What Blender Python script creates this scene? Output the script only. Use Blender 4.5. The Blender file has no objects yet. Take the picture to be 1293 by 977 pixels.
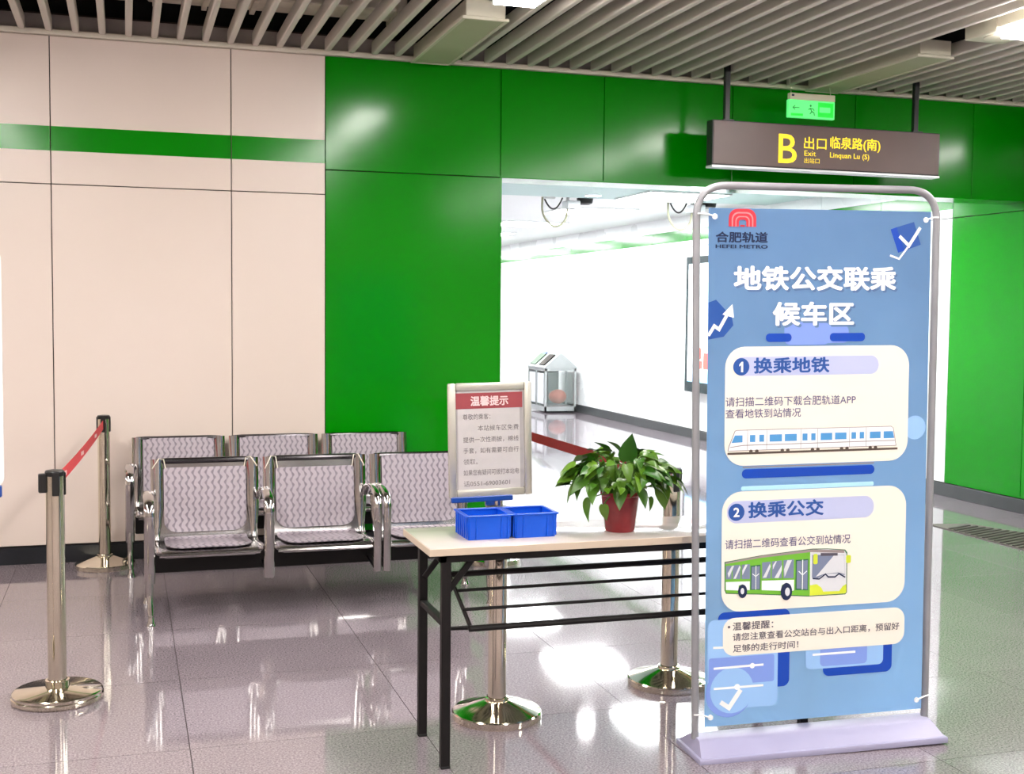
import bpy, bmesh, math, random
from mathutils import Vector, Matrix
random.seed(7)
PI = math.pi
SC = bpy.context.scene
COL = SC.collection

# ------------------------------------------------------------------ camera
CAM_H = 1.58
YAW, PITCH, ROLL = 0.309146, -0.0617371, 0.00980331
F_PX = 1532.58
cd = bpy.data.cameras.new('camera'); cam = bpy.data.objects.new('camera', cd); COL.objects.link(cam)
cd.sensor_fit = 'HORIZONTAL'; cd.sensor_width = 36.0; cd.lens = F_PX / 1293 * 36.0
cd.clip_start = 0.05; cd.clip_end = 200
_f = Vector((math.sin(YAW)*math.cos(PITCH), math.cos(YAW)*math.cos(PITCH), math.sin(PITCH)))
_r = Vector((math.cos(YAW), -math.sin(YAW), 0)); _u = _r.cross(_f)
_r2 = _r*math.cos(ROLL) + _u*math.sin(ROLL); _u2 = -_r*math.sin(ROLL) + _u*math.cos(ROLL)
_m = Matrix((_r2, _u2, -_f)).transposed().to_4x4(); _m.translation = Vector((0, 0, CAM_H))
cam.matrix_world = _m
SC.camera = cam

# ------------------------------------------------------------------ world, exposure
w = bpy.data.worlds.new('world'); SC.world = w; w.use_nodes = True
w.node_tree.nodes['Background'].inputs[0].default_value = (1.0, 0.95, 0.93, 1)
w.node_tree.nodes['Background'].inputs[1].default_value = 0.5
SC.view_settings.view_transform = 'Standard'; SC.view_settings.look = 'None'
SC.view_settings.exposure = 1.5; SC.view_settings.gamma = 1.0
SC.view_settings.use_curve_mapping = False
LAMP_HALL = 15.5        # emission of the hall's ceiling fixtures
LAMP_CORR = 14.5       # emission of the corridor's ceiling panels

# ------------------------------------------------------------------ materials
def mat(name, col, rough=0.5, metal=0.0, spec=0.5, coat=0.0, alpha=None, emit=0.0, trans=0.0):
    m = bpy.data.materials.new(name); m.use_nodes = True
    b = m.node_tree.nodes['Principled BSDF']
    b.inputs['Base Color'].default_value = (*col, 1)
    b.inputs['Roughness'].default_value = rough
    b.inputs['Metallic'].default_value = metal
    b.inputs['Specular IOR Level'].default_value = spec
    b.inputs['Coat Weight'].default_value = coat
    b.inputs['Coat Roughness'].default_value = 0.05
    if trans: b.inputs['Transmission Weight'].default_value = trans
    if emit:
        b.inputs['Emission Color'].default_value = (*col, 1)
        b.inputs['Emission Strength'].default_value = emit
    if alpha is not None: b.inputs['Alpha'].default_value = alpha
    return m

def nodes(m):
    return m.node_tree.nodes, m.node_tree.links, m.node_tree.nodes['Principled BSDF']

def mottled(name, c1, c2, scale, rough=0.4, r2=None, bump=0.0, detail=3, metal=0.0, coat=0.0, spec=0.5, vscale=None, bscale=None):
    """two shades mixed by noise, optional roughness variation and bump"""
    m = mat(name, c1, rough, metal, spec, coat); N, L, b = nodes(m)
    tc = N.new('ShaderNodeTexCoord'); mp = N.new('ShaderNodeMapping'); L.new(tc.outputs['Object'], mp.inputs[0])
    if vscale: mp.inputs['Scale'].default_value = vscale
    n = N.new('ShaderNodeTexNoise'); n.inputs['Scale'].default_value = scale; n.inputs['Detail'].default_value = detail
    L.new(mp.outputs[0], n.inputs['Vector'])
    r = N.new('ShaderNodeValToRGB'); r.color_ramp.elements[0].position = .35; r.color_ramp.elements[1].position = .65
    r.color_ramp.elements[0].color = (*c1, 1); r.color_ramp.elements[1].color = (*c2, 1)
    L.new(n.outputs['Fac'], r.inputs[0]); L.new(r.outputs[0], b.inputs['Base Color'])
    if r2 is not None:
        mr = N.new('ShaderNodeMapRange'); mr.inputs['To Min'].default_value = rough; mr.inputs['To Max'].default_value = r2
        L.new(n.outputs['Fac'], mr.inputs['Value']); L.new(mr.outputs[0], b.inputs['Roughness'])
    if bump:
        n2 = N.new('ShaderNodeTexNoise'); n2.inputs['Scale'].default_value = bscale or scale; n2.inputs['Detail'].default_value = 2
        L.new(mp.outputs[0], n2.inputs['Vector'])
        bp = N.new('ShaderNodeBump'); bp.inputs['Strength'].default_value = bump; bp.inputs['Distance'].default_value = 0.01
        L.new(n2.outputs['Fac'], bp.inputs['Height']); L.new(bp.outputs[0], b.inputs['Normal'])
        L.new(bp.outputs[0], b.inputs['Coat Normal'])
    return m

M = {}
M['cream'] = mottled('cream_panel', (.77, .655, .58), (.79, .675, .605), .8, .32, .38, bump=.01, bscale=2)
M['green'] = mottled('green_enamel_panel', (.0, .235, .0), (.001, .26, .001), 1.2, .12, .17, bump=.006, bscale=1.5, spec=.28)
M['corr_white'] = mottled('white_enamel_panel', (.86, .88, .88), (.85, .87, .87), 1.0, .25, .3, bump=.01, bscale=2)
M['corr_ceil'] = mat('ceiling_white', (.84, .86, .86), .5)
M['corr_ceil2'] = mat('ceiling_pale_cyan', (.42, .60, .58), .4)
M['joint'] = mat('joint_dark', (.06, .04, .04), .8)
M['black_trim'] = mottled('black_skirting', (.006, .008, .012), (.012, .014, .02), 3, .3, .4)
M['grey_trim'] = mottled('grey_skirting', (.045, .048, .05), (.06, .064, .066), 3, .3, .4)
M['slat'] = mottled('slat_aluminium', (.66, .60, .54), (.70, .64, .58), 9, .5, .6, vscale=(1, .1, 1))
M['trim_cream'] = mat('cream_trim', (.80, .74, .62), .45)
M['void'] = mat('void_black', (.006, .006, .007), .9)
M['void_grey'] = mottled('concrete_dark', (.10, .09, .085), (.17, .15, .14), 5, .8)
M['upstand_grey'] = mottled('upstand_grey', (.32, .29, .27), (.42, .38, .35), 5, .7)
M['duct'] = mottled('galvanised_duct', (.70, .62, .52), (.88, .80, .68), 6, .5, .7)
M['fix_beige'] = mat('fixture_frame', (.66, .62, .50), .4)
M['fix_diff'] = mottled('fixture_diffuser_unlit', (.46, .47, .30), (.50, .51, .34), 3, .5)
M['lamp_hall'] = mat('lamp_hall', (1, .96, .92), .5, emit=LAMP_HALL)
M['lamp_corr'] = mat('lamp_corridor', (.97, 1, 1), .5, emit=LAMP_CORR)
M['chrome'] = mottled('chrome', (.50, .48, .475), (.57, .55, .545), 4, .08, .14, metal=1)
M['chrome_dull'] = mottled('chrome_brushed', (.30, .285, .29), (.35, .335, .335), 6, .18, .28, metal=1)
M['rail_reflection'] = mat('chrome_dark_reflection', (.10, .095, .10), .2, 1)  # reflection of the dark ceiling put into the chrome's colour
M['frame_chrome'] = mottled('frame_chrome', (.60, .59, .52), (.68, .66, .58), 6, .32, .4, metal=.7)
M['steel'] = mottled('stanchion_steel', (.76, .70, .57), (.82, .76, .63), 3, .07, .12, metal=1)
M['black_plastic'] = mat('black_plastic', (.012, .012, .012), .35)
M['black_metal'] = mottled('black_painted_metal', (.004, .003, .003), (.007, .005, .005), 12, .45, .6, spec=.3)
M['red_belt'] = mottled('red_belt_webbing', (.62, .02, .03), (.70, .035, .045), 90, .6)
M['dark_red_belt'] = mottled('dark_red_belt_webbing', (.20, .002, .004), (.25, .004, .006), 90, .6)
M['belt_mark'] = mat('belt_white_print', (.85, .55, .52), .6)
M['blue_plastic'] = mottled('blue_crate_plastic', (.0, .085, .62), (.001, .095, .68), 4, .28, .34)
M['blue_bar'] = mat('blue_strip', (.005, .055, .32), .35)
M['table'] = mottled('table_laminate', (.53, .47, .44), (.56, .50, .465), 6, .10, .15)
M['table_edge'] = mat('table_edge', (.60, .49, .38), .4)
M['paper'] = mottled('paper', (.58, .545, .535), (.55, .52, .51), 8, .5)
M['paper_grey'] = mat('paper_grey', (.40, .375, .37), .5)
M['notice_red'] = mat('notice_red', (.34, .06, .07), .45)
M['ink_grey'] = mat('ink_grey', (.20, .18, .18), .6)
M['white_print'] = mat('white_print', (.86, .86, .86), .5)
M['pink_print'] = mat('pale_pink_print', (.85, .62, .62), .5)
M['sign_brown'] = mottled('sign_face_brown', (.135, .085, .082), (.15, .096, .09), 3, .3, .4)
M['sign_black'] = mat('sign_case_black', (.010, .010, .013), .35)
M['sign_edge'] = mat('sign_edge_aluminium', (.72, .74, .78), .3, metal=.4)
M['sign_yellow'] = mat('sign_yellow_lit', (1.0, .72, .02), .5, emit=.28)
M['exit_green'] = mat('exit_sign_green_lit', (.01, .80, .05), .4, emit=.22)
M['exit_pale'] = mat('exit_sign_pale_lit', (.12, .92, .22), .4, emit=.28)
M['exit_dark'] = mat('exit_sign_dark_mark', (.02, .35, .06), .5)
M['exit_white'] = mat('exit_sign_cap', (.86, .80, .62), .4)
M['wire'] = mat('hanging_wire', (.55, .60, .42), .5)
M['tube_grey'] = mottled('frame_tube_grey', (.30, .30, .32), (.34, .34, .36), 6, .35, .45, metal=.3)
M['base_lilac'] = mottled('base_plastic_lilac', (.35, .335, .49), (.38, .365, .52), 4, .35, .4)
M['pot'] = mottled('red_plastic_pot', (.22, .016, .022), (.32, .028, .035), 14, .2, .3, bump=.05, bscale=30)
M['soil'] = mottled('soil', (.03, .018, .01), (.06, .035, .02), 60, .9)
M['stem'] = mat('stem_green', (.10, .22, .03), .5)
M['bin'] = mottled('bin_steel', (.40, .43, .43), (.46, .49, .49), 4, .3, .4, metal=.2)
M['bin_clear'] = mat('bin_clear_panel', (.30, .36, .34), .1, alpha=.22)
M['bin_red'] = mat('red_bag', (.62, .16, .10), .5)
M['bin_white'] = mat('bin_white_panel', (.65, .68, .70), .4)
M['bin_dark'] = mat('bin_slot_dark', (.05, .03, .02), .5)
M['bin_greenslot'] = mat('bin_slot_green', (.05, .10, .05), .5)
M['bin_blueslot'] = mat('bin_slot_blue', (.08, .16, .50), .5)
M['cream_plastic'] = mat('cream_plastic', (.26, .26, .17), .5)
M['screen_frame'] = mat('screen_frame', (.018, .035, .04), .25)
M['grate'] = mat('grate_grey', (.035, .03, .026), .6)
M['grate_base'] = mat('grate_base', (.15, .135, .115), .7)
M['rubber'] = mat('black_rubber', (.01, .01, .01), .8)

def floor_material():
    m = mat('granite_tile', (.4, .36, .36), .09); N, L, b = nodes(m)
    tc = N.new('ShaderNodeTexCoord'); geo = N.new('ShaderNodeNewGeometry')
    n = N.new('ShaderNodeTexNoise'); n.inputs['Scale'].default_value = 130; n.inputs['Detail'].default_value = 4; n.inputs['Roughness'].default_value = .7
    L.new(geo.outputs['Position'], n.inputs['Vector'])
    r = N.new('ShaderNodeValToRGB'); e = r.color_ramp.elements
    e[0].position = .32; e[0].color = (.085, .070, .080, 1); e[1].position = .66; e[1].color = (.38, .32, .355, 1)
    L.new(n.outputs['Fac'], r.inputs[0])
    n2 = N.new('ShaderNodeTexNoise'); n2.inputs['Scale'].default_value = 2.2; n2.inputs['Detail'].default_value = 5
    L.new(geo.outputs['Position'], n2.inputs['Vector'])
    oi = N.new('ShaderNodeObjectInfo')
    mr = N.new('ShaderNodeMapRange'); mr.inputs['To Min'].default_value = .90; mr.inputs['To Max'].default_value = 1.08
    L.new(n2.outputs['Fac'], mr.inputs['Value'])
    mr2 = N.new('ShaderNodeMapRange'); mr2.inputs['To Min'].default_value = .95; mr2.inputs['To Max'].default_value = 1.05
    L.new(oi.outputs['Random'], mr2.inputs['Value'])
    mu = N.new('ShaderNodeMath'); mu.operation = 'MULTIPLY'; L.new(mr.outputs[0], mu.inputs[0]); L.new(mr2.outputs[0], mu.inputs[1])
    vm = N.new('ShaderNodeVectorMath'); vm.operation = 'SCALE'; L.new(r.outputs[0], vm.inputs[0]); L.new(mu.outputs[0], vm.inputs['Scale'])
    L.new(vm.outputs[0], b.inputs['Base Color'])
    mr3 = N.new('ShaderNodeMapRange'); mr3.inputs['To Min'].default_value = .035; mr3.inputs['To Max'].default_value = .08
    L.new(n2.outputs['Fac'], mr3.inputs['Value']); L.new(mr3.outputs[0], b.inputs['Roughness'])
    b.inputs['IOR'].default_value = 1.55
    b.inputs['Coat Weight'].default_value = .12; b.inputs['Coat Roughness'].default_value = .03
    return m
M['tile'] = floor_material()

def pad_material():
    """lilac-grey seat steel punched with rows of wavy slots (UV: u across in m, v along in m)"""
    m = mat('punched_pad', (.5, .46, .5), .35, metal=.25); N, L, b = nodes(m)
    uv = N.new('ShaderNodeUVMap'); sx = N.new('ShaderNodeSeparateXYZ'); L.new(uv.outputs[0], sx.inputs[0])
    def mth(op, a, c=None, **k):
        n = N.new('ShaderNodeMath'); n.operation = op
        for i, v in enumerate((a, c)):
            if v is None: continue
            if isinstance(v, (int, float)): n.inputs[i].default_value = v
            else: L.new(v, n.inputs[i])
        return n.outputs[0]
    vv = mth('MULTIPLY', sx.outputs['Y'], 2*PI/.056)
    sh = mth('MULTIPLY', mth('SINE', vv), 0.0065)
    uu = mth('ADD', sx.outputs['X'], sh)
    s = mth('SINE', mth('MULTIPLY', uu, 2*PI/.034))
    gate = mth('SINE', mth('ADD', mth('MULTIPLY', sx.outputs['Y'], 2*PI/.028), .8))
    a = mth('MULTIPLY', mth('ADD', s, .05), 1.5)
    a = mth('SUBTRACT', a, mth('MULTIPLY', mth('ADD', gate, 1.0), .38))
    n = N.new('ShaderNodeMath'); n.operation = 'ADD'; n.use_clamp = True; L.new(a, n.inputs[0]); n.inputs[1].default_value = 0.0
    mix = N.new('ShaderNodeMix'); mix.data_type = 'RGBA'
    mix.inputs['A'].default_value = (.45, .395, .44, 1); mix.inputs['B'].default_value = (.24, .21, .245, 1)
    L.new(n.outputs[0], mix.inputs['Factor']); L.new(mix.outputs['Result'], b.inputs['Base Color'])
    bp = N.new('ShaderNodeBump'); bp.inputs['Strength'].default_value = .5; bp.inputs['Distance'].default_value = .003; bp.invert = True
    L.new(n.outputs[0], bp.inputs['Height']); L.new(bp.outputs[0], b.inputs['Normal'])
    return m
M['pad'] = pad_material()

def leaf_material():
    m = mat('pothos_leaf', (.05, .18, .02), .3, spec=.5); N, L, b = nodes(m)
    oi = N.new('ShaderNodeObjectInfo'); r = N.new('ShaderNodeValToRGB'); e = r.color_ramp.elements
    e[0].color = (.020, .095, .007, 1); e[1].color = (.095, .20, .012, 1)
    L.new(oi.outputs['Random'], r.inputs[0])
    tc = N.new('ShaderNodeTexCoord'); n = N.new('ShaderNodeTexNoise'); n.inputs['Scale'].default_value = 25
    L.new(tc.outputs['Object'], n.inputs['Vector'])
    mr = N.new('ShaderNodeMapRange'); mr.inputs['To Min'].default_value = .7; mr.inputs['To Max'].default_value = 1.35
    L.new(n.outputs['Fac'], mr.inputs['Value'])
    vm = N.new('ShaderNodeVectorMath'); vm.operation = 'SCALE'; L.new(r.outputs[0], vm.inputs[0]); L.new(mr.outputs[0], vm.inputs['Scale'])
    L.new(vm.outputs[0], b.inputs['Base Color'])
    b.inputs['Subsurface Weight'].default_value = 0.0
    return m
M['leaf'] = leaf_material()

def poster_material(name, top, bot, h):
    """glossy laminated print; the printed background runs from one blue to a lighter one"""
    m = mat(name, top, .22, coat=.6); N, L, b = nodes(m)
    tc = N.new('ShaderNodeTexCoord'); s = N.new('ShaderNodeSeparateXYZ'); L.new(tc.outputs['Object'], s.inputs[0])
    mr = N.new('ShaderNodeMapRange'); mr.inputs['From Min'].default_value = 0; mr.inputs['From Max'].default_value = h
    L.new(s.outputs['Z'], mr.inputs['Value'])
    n1 = N.new('ShaderNodeTexNoise'); n1.inputs['Scale'].default_value = 3; L.new(tc.outputs['Object'], n1.inputs['Vector'])
    ad = N.new('ShaderNodeMath'); ad.operation = 'MULTIPLY_ADD'; L.new(n1.outputs['Fac'], ad.inputs[0]); ad.inputs[1].default_value = .35; L.new(mr.outputs[0], ad.inputs[2])
    sb = N.new('ShaderNodeMath'); sb.operation = 'SUBTRACT'; sb.use_clamp = True; L.new(ad.outputs[0], sb.inputs[0]); sb.inputs[1].default_value = .17
    mix = N.new('ShaderNodeMix'); mix.data_type = 'RGBA'
    mix.inputs['A'].default_value = (*bot, 1); mix.inputs['B'].default_value = (*top, 1)
    L.new(sb.outputs[0], mix.inputs['Factor']); L.new(mix.outputs['Result'], b.inputs['Base Color'])
    n = N.new('ShaderNodeTexNoise'); n.inputs['Scale'].default_value = 4.5; n.inputs['Detail'].default_value = 1.5; n.inputs['Distortion'].default_value = 1.2
    L.new(tc.outputs['Object'], n.inputs['Vector'])
    bp = N.new('ShaderNodeBump'); bp.inputs['Strength'].default_value = .5; bp.inputs['Distance'].default_value = .012
    L.new(n.outputs['Fac'], bp.inputs['Height']); L.new(bp.outputs[0], b.inputs['Coat Normal']); L.new(bp.outputs[0], b.inputs['Normal'])
    return m
M['poster'] = poster_material('poster_blue', (.20, .36, .60), (.40, .68, 1.0), 1.9)
M['card'] = mat('poster_cream_card', (.90, .85, .75), .25, coat=.4)
M['p_pill'] = mat('poster_lilac', (.52, .56, .80), .3)
M['p_blue'] = mat('poster_mid_blue', (.02, .09, .36), .3)
M['p_deep'] = mat('poster_deep_blue', (.002, .06, .45), .3)
M['p_navy'] = mat('poster_navy', (.010, .022, .075), .3)
M['p_red'] = mat('poster_red', (.62, .03, .05), .3)
M['p_redlight'] = mat('poster_pink', (.80, .25, .27), .3)
M['p_white'] = mat('poster_white', (.93, .93, .93), .3)
M['p_shadow'] = mat('poster_title_shadow', (.12, .22, .42), .3)
M['p_ink'] = mat('poster_ink_violet', (.11, .10, .22), .3)
M['p_ink2'] = mat('poster_ink_dark', (.10, .09, .12), .3)
M['p_cyan'] = mat('poster_cyan', (.45, .78, .92), .3)
M['p_glass'] = mat('poster_translucent_blue', (.32, .55, .90), .3)
M['p_glass2'] = mat('poster_violet_blue', (.22, .34, .80), .3)
M['p_win'] = mat('print_window_blue', (.085, .32, .66), .3)
M['p_line'] = mat('print_outline_grey', (.33, .27, .27), .3)
M['p_body'] = mat('print_body_white', (.86, .90, .92), .3)
M['p_track'] = mat('print_track_brown', (.10, .075, .06), .3)
M['p_green'] = mat('print_green', (.17, .50, .04), .3)
M['p_dkgreen'] = mat('print_dark_green', (.03, .16, .07), .3)
M['p_buswin'] = mat('print_bus_window', (.20, .24, .36), .3)
M['p_pale'] = mat('print_bus_pale', (.70, .72, .76), .3)
M['p_lime'] = mat('print_lime', (.68, .78, .05), .3)

# ------------------------------------------------------------------ mesh helpers
def finish(bm, name, m, parent=None, smooth=True, angle=35, loc=None):
    me = bpy.data.meshes.new(name); bm.to_mesh(me); bm.free()
    if m is not None:
        me.materials.append(M[m] if isinstance(m, str) else m)
    if smooth:
        me.polygons.foreach_set('use_smooth', [True]*len(me.polygons))
        me.set_sharp_from_angle(angle=math.radians(angle))
    o = bpy.data.objects.new(name, me); COL.objects.link(o)
    if parent: o.parent = parent
    if loc: o.location = loc
    return o

def B(): return bmesh.new()

def box(bm, x0, x1, y0, y1, z0, z1, bev=0.0, mtx=None, seg=1):
    r = bmesh.ops.create_cube(bm, size=1)['verts']
    for v in r:
        v.co = Vector(((x0+x1)/2 + v.co.x*(x1-x0), (y0+y1)/2 + v.co.y*(y1-y0), (z0+z1)/2 + v.co.z*(z1-z0)))
    if bev:
        es = {e for v in r for e in v.link_edges}
        rr = bmesh.ops.bevel(bm, geom=list(es), offset=bev, segments=seg, affect='EDGES', profile=.5)
        r = list({v for f in rr['faces'] for v in f.verts} | {v for v in r if v.is_valid})
    if mtx is not None:
        for v in r: v.co = mtx @ v.co
    return r

def tube(bm, pts, rad, n=10, cap=True, closed=False, flat=None):
    """tube through points; flat=(a,b) gives an oval section (side, up)"""
    P = [Vector(p) for p in pts]; K = len(P); rings = []
    up = Vector((0, 0, 1))
    T = []
    for i in range(K):
        if closed: t = P[(i+1) % K] - P[i-1]
        else: t = P[min(i+1, K-1)] - P[max(i-1, 0)]
        T.append(t.normalized())
    ref = up if abs(T[0].dot(up)) < .9 else Vector((0, 1, 0))
    s = T[0].cross(ref).normalized()
    for i in range(K):
        t = T[i]; s = (s - t*s.dot(t)); s = s.normalized() if s.length > 1e-6 else t.orthogonal().normalized()
        u = s.cross(t)
        r = rad[i] if isinstance(rad, (list, tuple)) else rad
        a, b_ = (r, r) if flat is None else flat
        rings.append([bm.verts.new(P[i] + s*(a*math.cos(2*PI*k/n)) + u*(b_*math.sin(2*PI*k/n))) for k in range(n)])
    rng = range(K if closed else K-1)
    for i in rng:
        A, C = rings[i], rings[(i+1) % K]
        for k in range(n):
            bm.faces.new((A[k], A[(k+1) % n], C[(k+1) % n], C[k]))
    if cap and not closed:
        bm.faces.new(rings[0][::-1]); bm.faces.new(rings[-1])
    return rings

def bar(bm, p0, p1, wd, th, bev=0.0):
    """rectangular bar between two points; wd = horizontal width, th = the other"""
    p0, p1 = Vector(p0), Vector(p1); d = (p1-p0); L_ = d.length; d.normalize()
    up = Vector((0, 0, 1)) if abs(d.z) < .95 else Vector((0, 1, 0))
    s = d.cross(up).normalized(); u = s.cross(d)
    m = Matrix((s, d, u)).transposed().to_4x4(); m.translation = (p0+p1)/2
    return box(bm, -wd/2, wd/2, -L_/2, L_/2, -th/2, th/2, bev, m)

def lathe(bm, prof, n=40, cx=0, cy=0, cap=True):
    rings = [[bm.verts.new((cx + r*math.cos(2*PI*k/n), cy + r*math.sin(2*PI*k/n), z)) for k in range(n)] for r, z in prof]
    for a, c in zip(rings, rings[1:]):
        for k in range(n): bm.faces.new((a[k], a[(k+1) % n], c[(k+1) % n], c[k]))
    if cap:
        bm.faces.new(rings[0][::-1]); bm.faces.new(rings[-1])
    bmesh.ops.recalc_face_normals(bm, faces=bm.faces)

def bez(p0, p1, p2, n=8):
    p0, p1, p2 = Vector(p0), Vector(p1), Vector(p2)
    return [p0*(1-t)**2 + p1*2*t*(1-t) + p2*t*t for t in [i/n for i in range(n+1)]]

def fillet(pts, r, n=6):
    P = [Vector(p) for p in pts]; out = [P[0]]
    for a, b_, c in zip(P, P[1:], P[2:]):
        d1 = (a-b_); d2 = (c-b_); k = min(r, d1.length*.49, d2.length*.49)
        out += bez(b_+d1.normalized()*k, b_, b_+d2.normalized()*k, n)
    out.append(P[-1]); return out

def thing(name, label, cat, loc=(0, 0, 0), rz=0.0, group=None):
    o = bpy.data.objects.new(name, None); COL.objects.link(o); o.empty_display_size = .1
    o.location = loc; o.rotation_euler = (0, 0, rz)
    tag(o, label, cat, group); return o

def tag(o, label=None, cat=None, group=None, kind=None):
    if label: o['label'] = label
    if cat: o['category'] = cat
    if group: o['group'] = group
    if kind: o['kind'] = kind
    return o

def struct(o, label=None, cat='structure'):
    o['kind'] = 'structure'
    if label: o['label'] = label
    o['category'] = cat
    return o

def copy_tree(o, parent=None):
    c = o.copy(); COL.objects.link(c); c.parent = parent
    for ch in list(o.children): copy_tree(ch, c)
    return c

def text_mesh(body, mode='x', bold=0.0):
    """mesh of a line of text, in the curve's own plane"""
    cu = bpy.data.curves.new('text', 'FONT'); cu.body = body; cu.size = 1
    cu.resolution_u = 3
    o = bpy.data.objects.new('text', cu); COL.objects.link(o)
    dg = bpy.context.evaluated_depsgraph_get(); dg.update()
    me = bpy.data.meshes.new_from_object(o.evaluated_get(dg))
    bpy.data.objects.remove(o); bpy.data.curves.remove(cu)
    if bold:                                   # heavier strokes: the same outline again, a hair to each side
        b2 = bmesh.new(); b2.from_mesh(me); src = list(b2.faces)
        for k in range(6):
            r = bmesh.ops.duplicate(b2, geom=src)
            for v in r['geom']:
                if isinstance(v, bmesh.types.BMVert):
                    v.co.x += bold*math.cos(k*PI/3); v.co.y += bold*math.sin(k*PI/3); v.co.z = (k+1)*.00004
        b2.to_mesh(me); b2.free()
    return me

def lettering(name, body, x0, x1, z0, z1, y, m, parent, bold=0.0, slant=0.0, extra=None):
    """a line of text filling the rectangle x0..x1, z0..z1 in the plane y=const (faces -y)"""
    me = text_mesh(body, bold=bold)
    xs = [v.co.x for v in me.vertices]; ys = [v.co.y for v in me.vertices]
    if not xs: return None
    ax, bx, ay, by = min(xs), max(xs), min(ys), max(ys)
    for v in me.vertices:
        u = (v.co.x-ax)/(bx-ax); t = (v.co.y-ay)/(by-ay)
        v.co = Vector((x0+(x1-x0)*u, y - v.co.z, z0+(z1-z0)*t + slant*u))
    me.materials.clear(); me.materials.append(M[m]); me.name = name
    o = bpy.data.objects.new(name, me); COL.objects.link(o); o.parent = parent
    return o

def flat_poly(bm, pts, y):
    vs = [bm.verts.new((p[0], y, p[1])) for p in pts]
    f = bm.faces.new(vs); f.normal_update()
    if f.normal.y > 0: f.normal_flip()
    return f

def rrect(x0, x1, z0, z1, r, n=8):
    out = []
    for cx, cz, a0 in ((x1-r, z1-r, 0), (x0+r, z1-r, 90), (x0+r, z0+r, 180), (x1-r, z0+r, 270)):
        for i in range(n+1):
            a = math.radians(a0 + 90*i/n); out.append((cx + r*math.cos(a), cz + r*math.sin(a)))
    return out

def stroke(pts, w_):
    """thick polyline as one outline polygon (in a list)"""
    L_, R_ = [], []; K = len(pts)
    def nrm(a, c):
        dx, dz = c[0]-a[0], c[1]-a[1]; l = math.hypot(dx, dz) or 1e-6; return (-dz/l, dx/l)
    for i in range(K):
        n0 = nrm(pts[i-1], pts[i]) if i else nrm(pts[0], pts[1])
        n1 = nrm(pts[i], pts[i+1]) if i < K-1 else n0
        mx, mz = n0[0]+n1[0], n0[1]+n1[1]; l2 = (mx*mx+mz*mz)/2 or 1e-6; k = min(1/l2, 1.2)*w_/2
        L_.append((pts[i][0]+mx*k, pts[i][1]+mz*k)); R_.append((pts[i][0]-mx*k, pts[i][1]-mz*k))
    return [L_ + R_[::-1]]

# ================================================================== SETTING
TS = .85; TX0 = .21; TY0 = 4.42      # floor tile module and phase
YW = 7.95                            # face of the hall's back wall
XO = 2.442                           # left jamb of the opening
XR = 6.86                            # face of the right wall
ZH = 2.49                            # underside of the header
ZT = 3.22                            # top of wall panels
CZ = 2.80                            # corridor ceiling

# floor: slab, plain granite beyond the laid tiles, and each tile a part
bm = B(); box(bm, -8, 12, -5, 32, -.30, -.012)
flo = struct(finish(bm, 'floor', 'joint', smooth=False), 'speckled grey polished granite tile floor')
tx = [TX0 + TS*i for i in range(-2, 8)]
ty = [TY0 + TS*j for j in range(-2, 13)]
def tile_mesh(wx, wy):
    b_ = B(); g_ = .0015
    box(b_, g_, wx-g_, g_, wy-g_, -.012, 0, 0)
    me = bpy.data.meshes.new('tile'); b_.to_mesh(me); b_.free(); me.materials.append(M['tile']); return me
tm = {}
for j, y0 in enumerate(ty):
    for i, x0 in enumerate(tx):
        if y0 >= YW+.1 and x0 + TS < XO: continue
        x1 = min(x0+TS, XR+.0); wx = round(x1-x0, 4)
        if wx < .05: continue
        if wx not in tm: tm[wx] = tile_mesh(wx, TS)
        t = bpy.data.objects.new('tile', tm[wx]); COL.objects.link(t); t.parent = flo; t.location = (x0, y0, 0)
XA, XB = tx[0], XR; YA, YB = ty[0], ty[-1]+TS
bm = B()
box(bm, -8, 12, -5, YA, -.012, 0); box(bm, -8, XA, YA, YB, -.012, 0); box(bm, XR, 12, YA, YB, -.012, 0); box(bm, -8, 12, YB, 32, -.012, 0)
finish(bm, 'plain_granite', 'tile', flo, smooth=False)

# ---- back wall of the hall with the opening: backing, panels with open joints, green band
bm = B()
box(bm, -8, XO, YW+.02, YW+.30, 0, 3.36)
box(bm, XO, 12, YW+.02, YW+.30, ZH+.01, 3.36)
wb = struct(finish(bm, 'wall_back', 'joint', smooth=False), 'panel-clad back wall, cream left of the corridor opening and green around it')
def panel(name, x0, x1, z0, z1, m, parent, y=YW, th=.02, axis='y', g_=.003, bev=.0015):
    b_ = B()
    if axis == 'y': box(b_, x0+g_, x1-g_, y, y+th, z0+g_, z1-g_, bev)
    else: box(b_, y, y+th, x0+g_, x1-g_, z0+g_, z1-g_, bev)
    return finish(b_, name, m, parent, smooth=False)
xs_c = [-7.86+1.072*i for i in range(0, 8)][:-1]
xc = [-.418-1.072*i for i in range(7, 0, -1)] + [-.418, .655, 1.252]
for a, c in zip(xc, xc[1:]):
    panel('panel', a, c, .112, 2.330, 'cream', wb)
    panel('panel', a, c, 2.330, ZT, 'cream', wb)
    p = panel('green_band', a, c, 2.528, 2.682, 'green', wb, y=YW-.0012, th=.003, g_=.0032, bev=0)
panel('panel', 1.252, XO, .112, 2.490, 'green', wb)
xg = [1.252, XO, 3.193, 4.187, 5.205, 6.258, XR]
for a, c in zip(xg, xg[1:]):
    panel('panel', a, c, ZH, ZT, 'green', wb)
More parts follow.
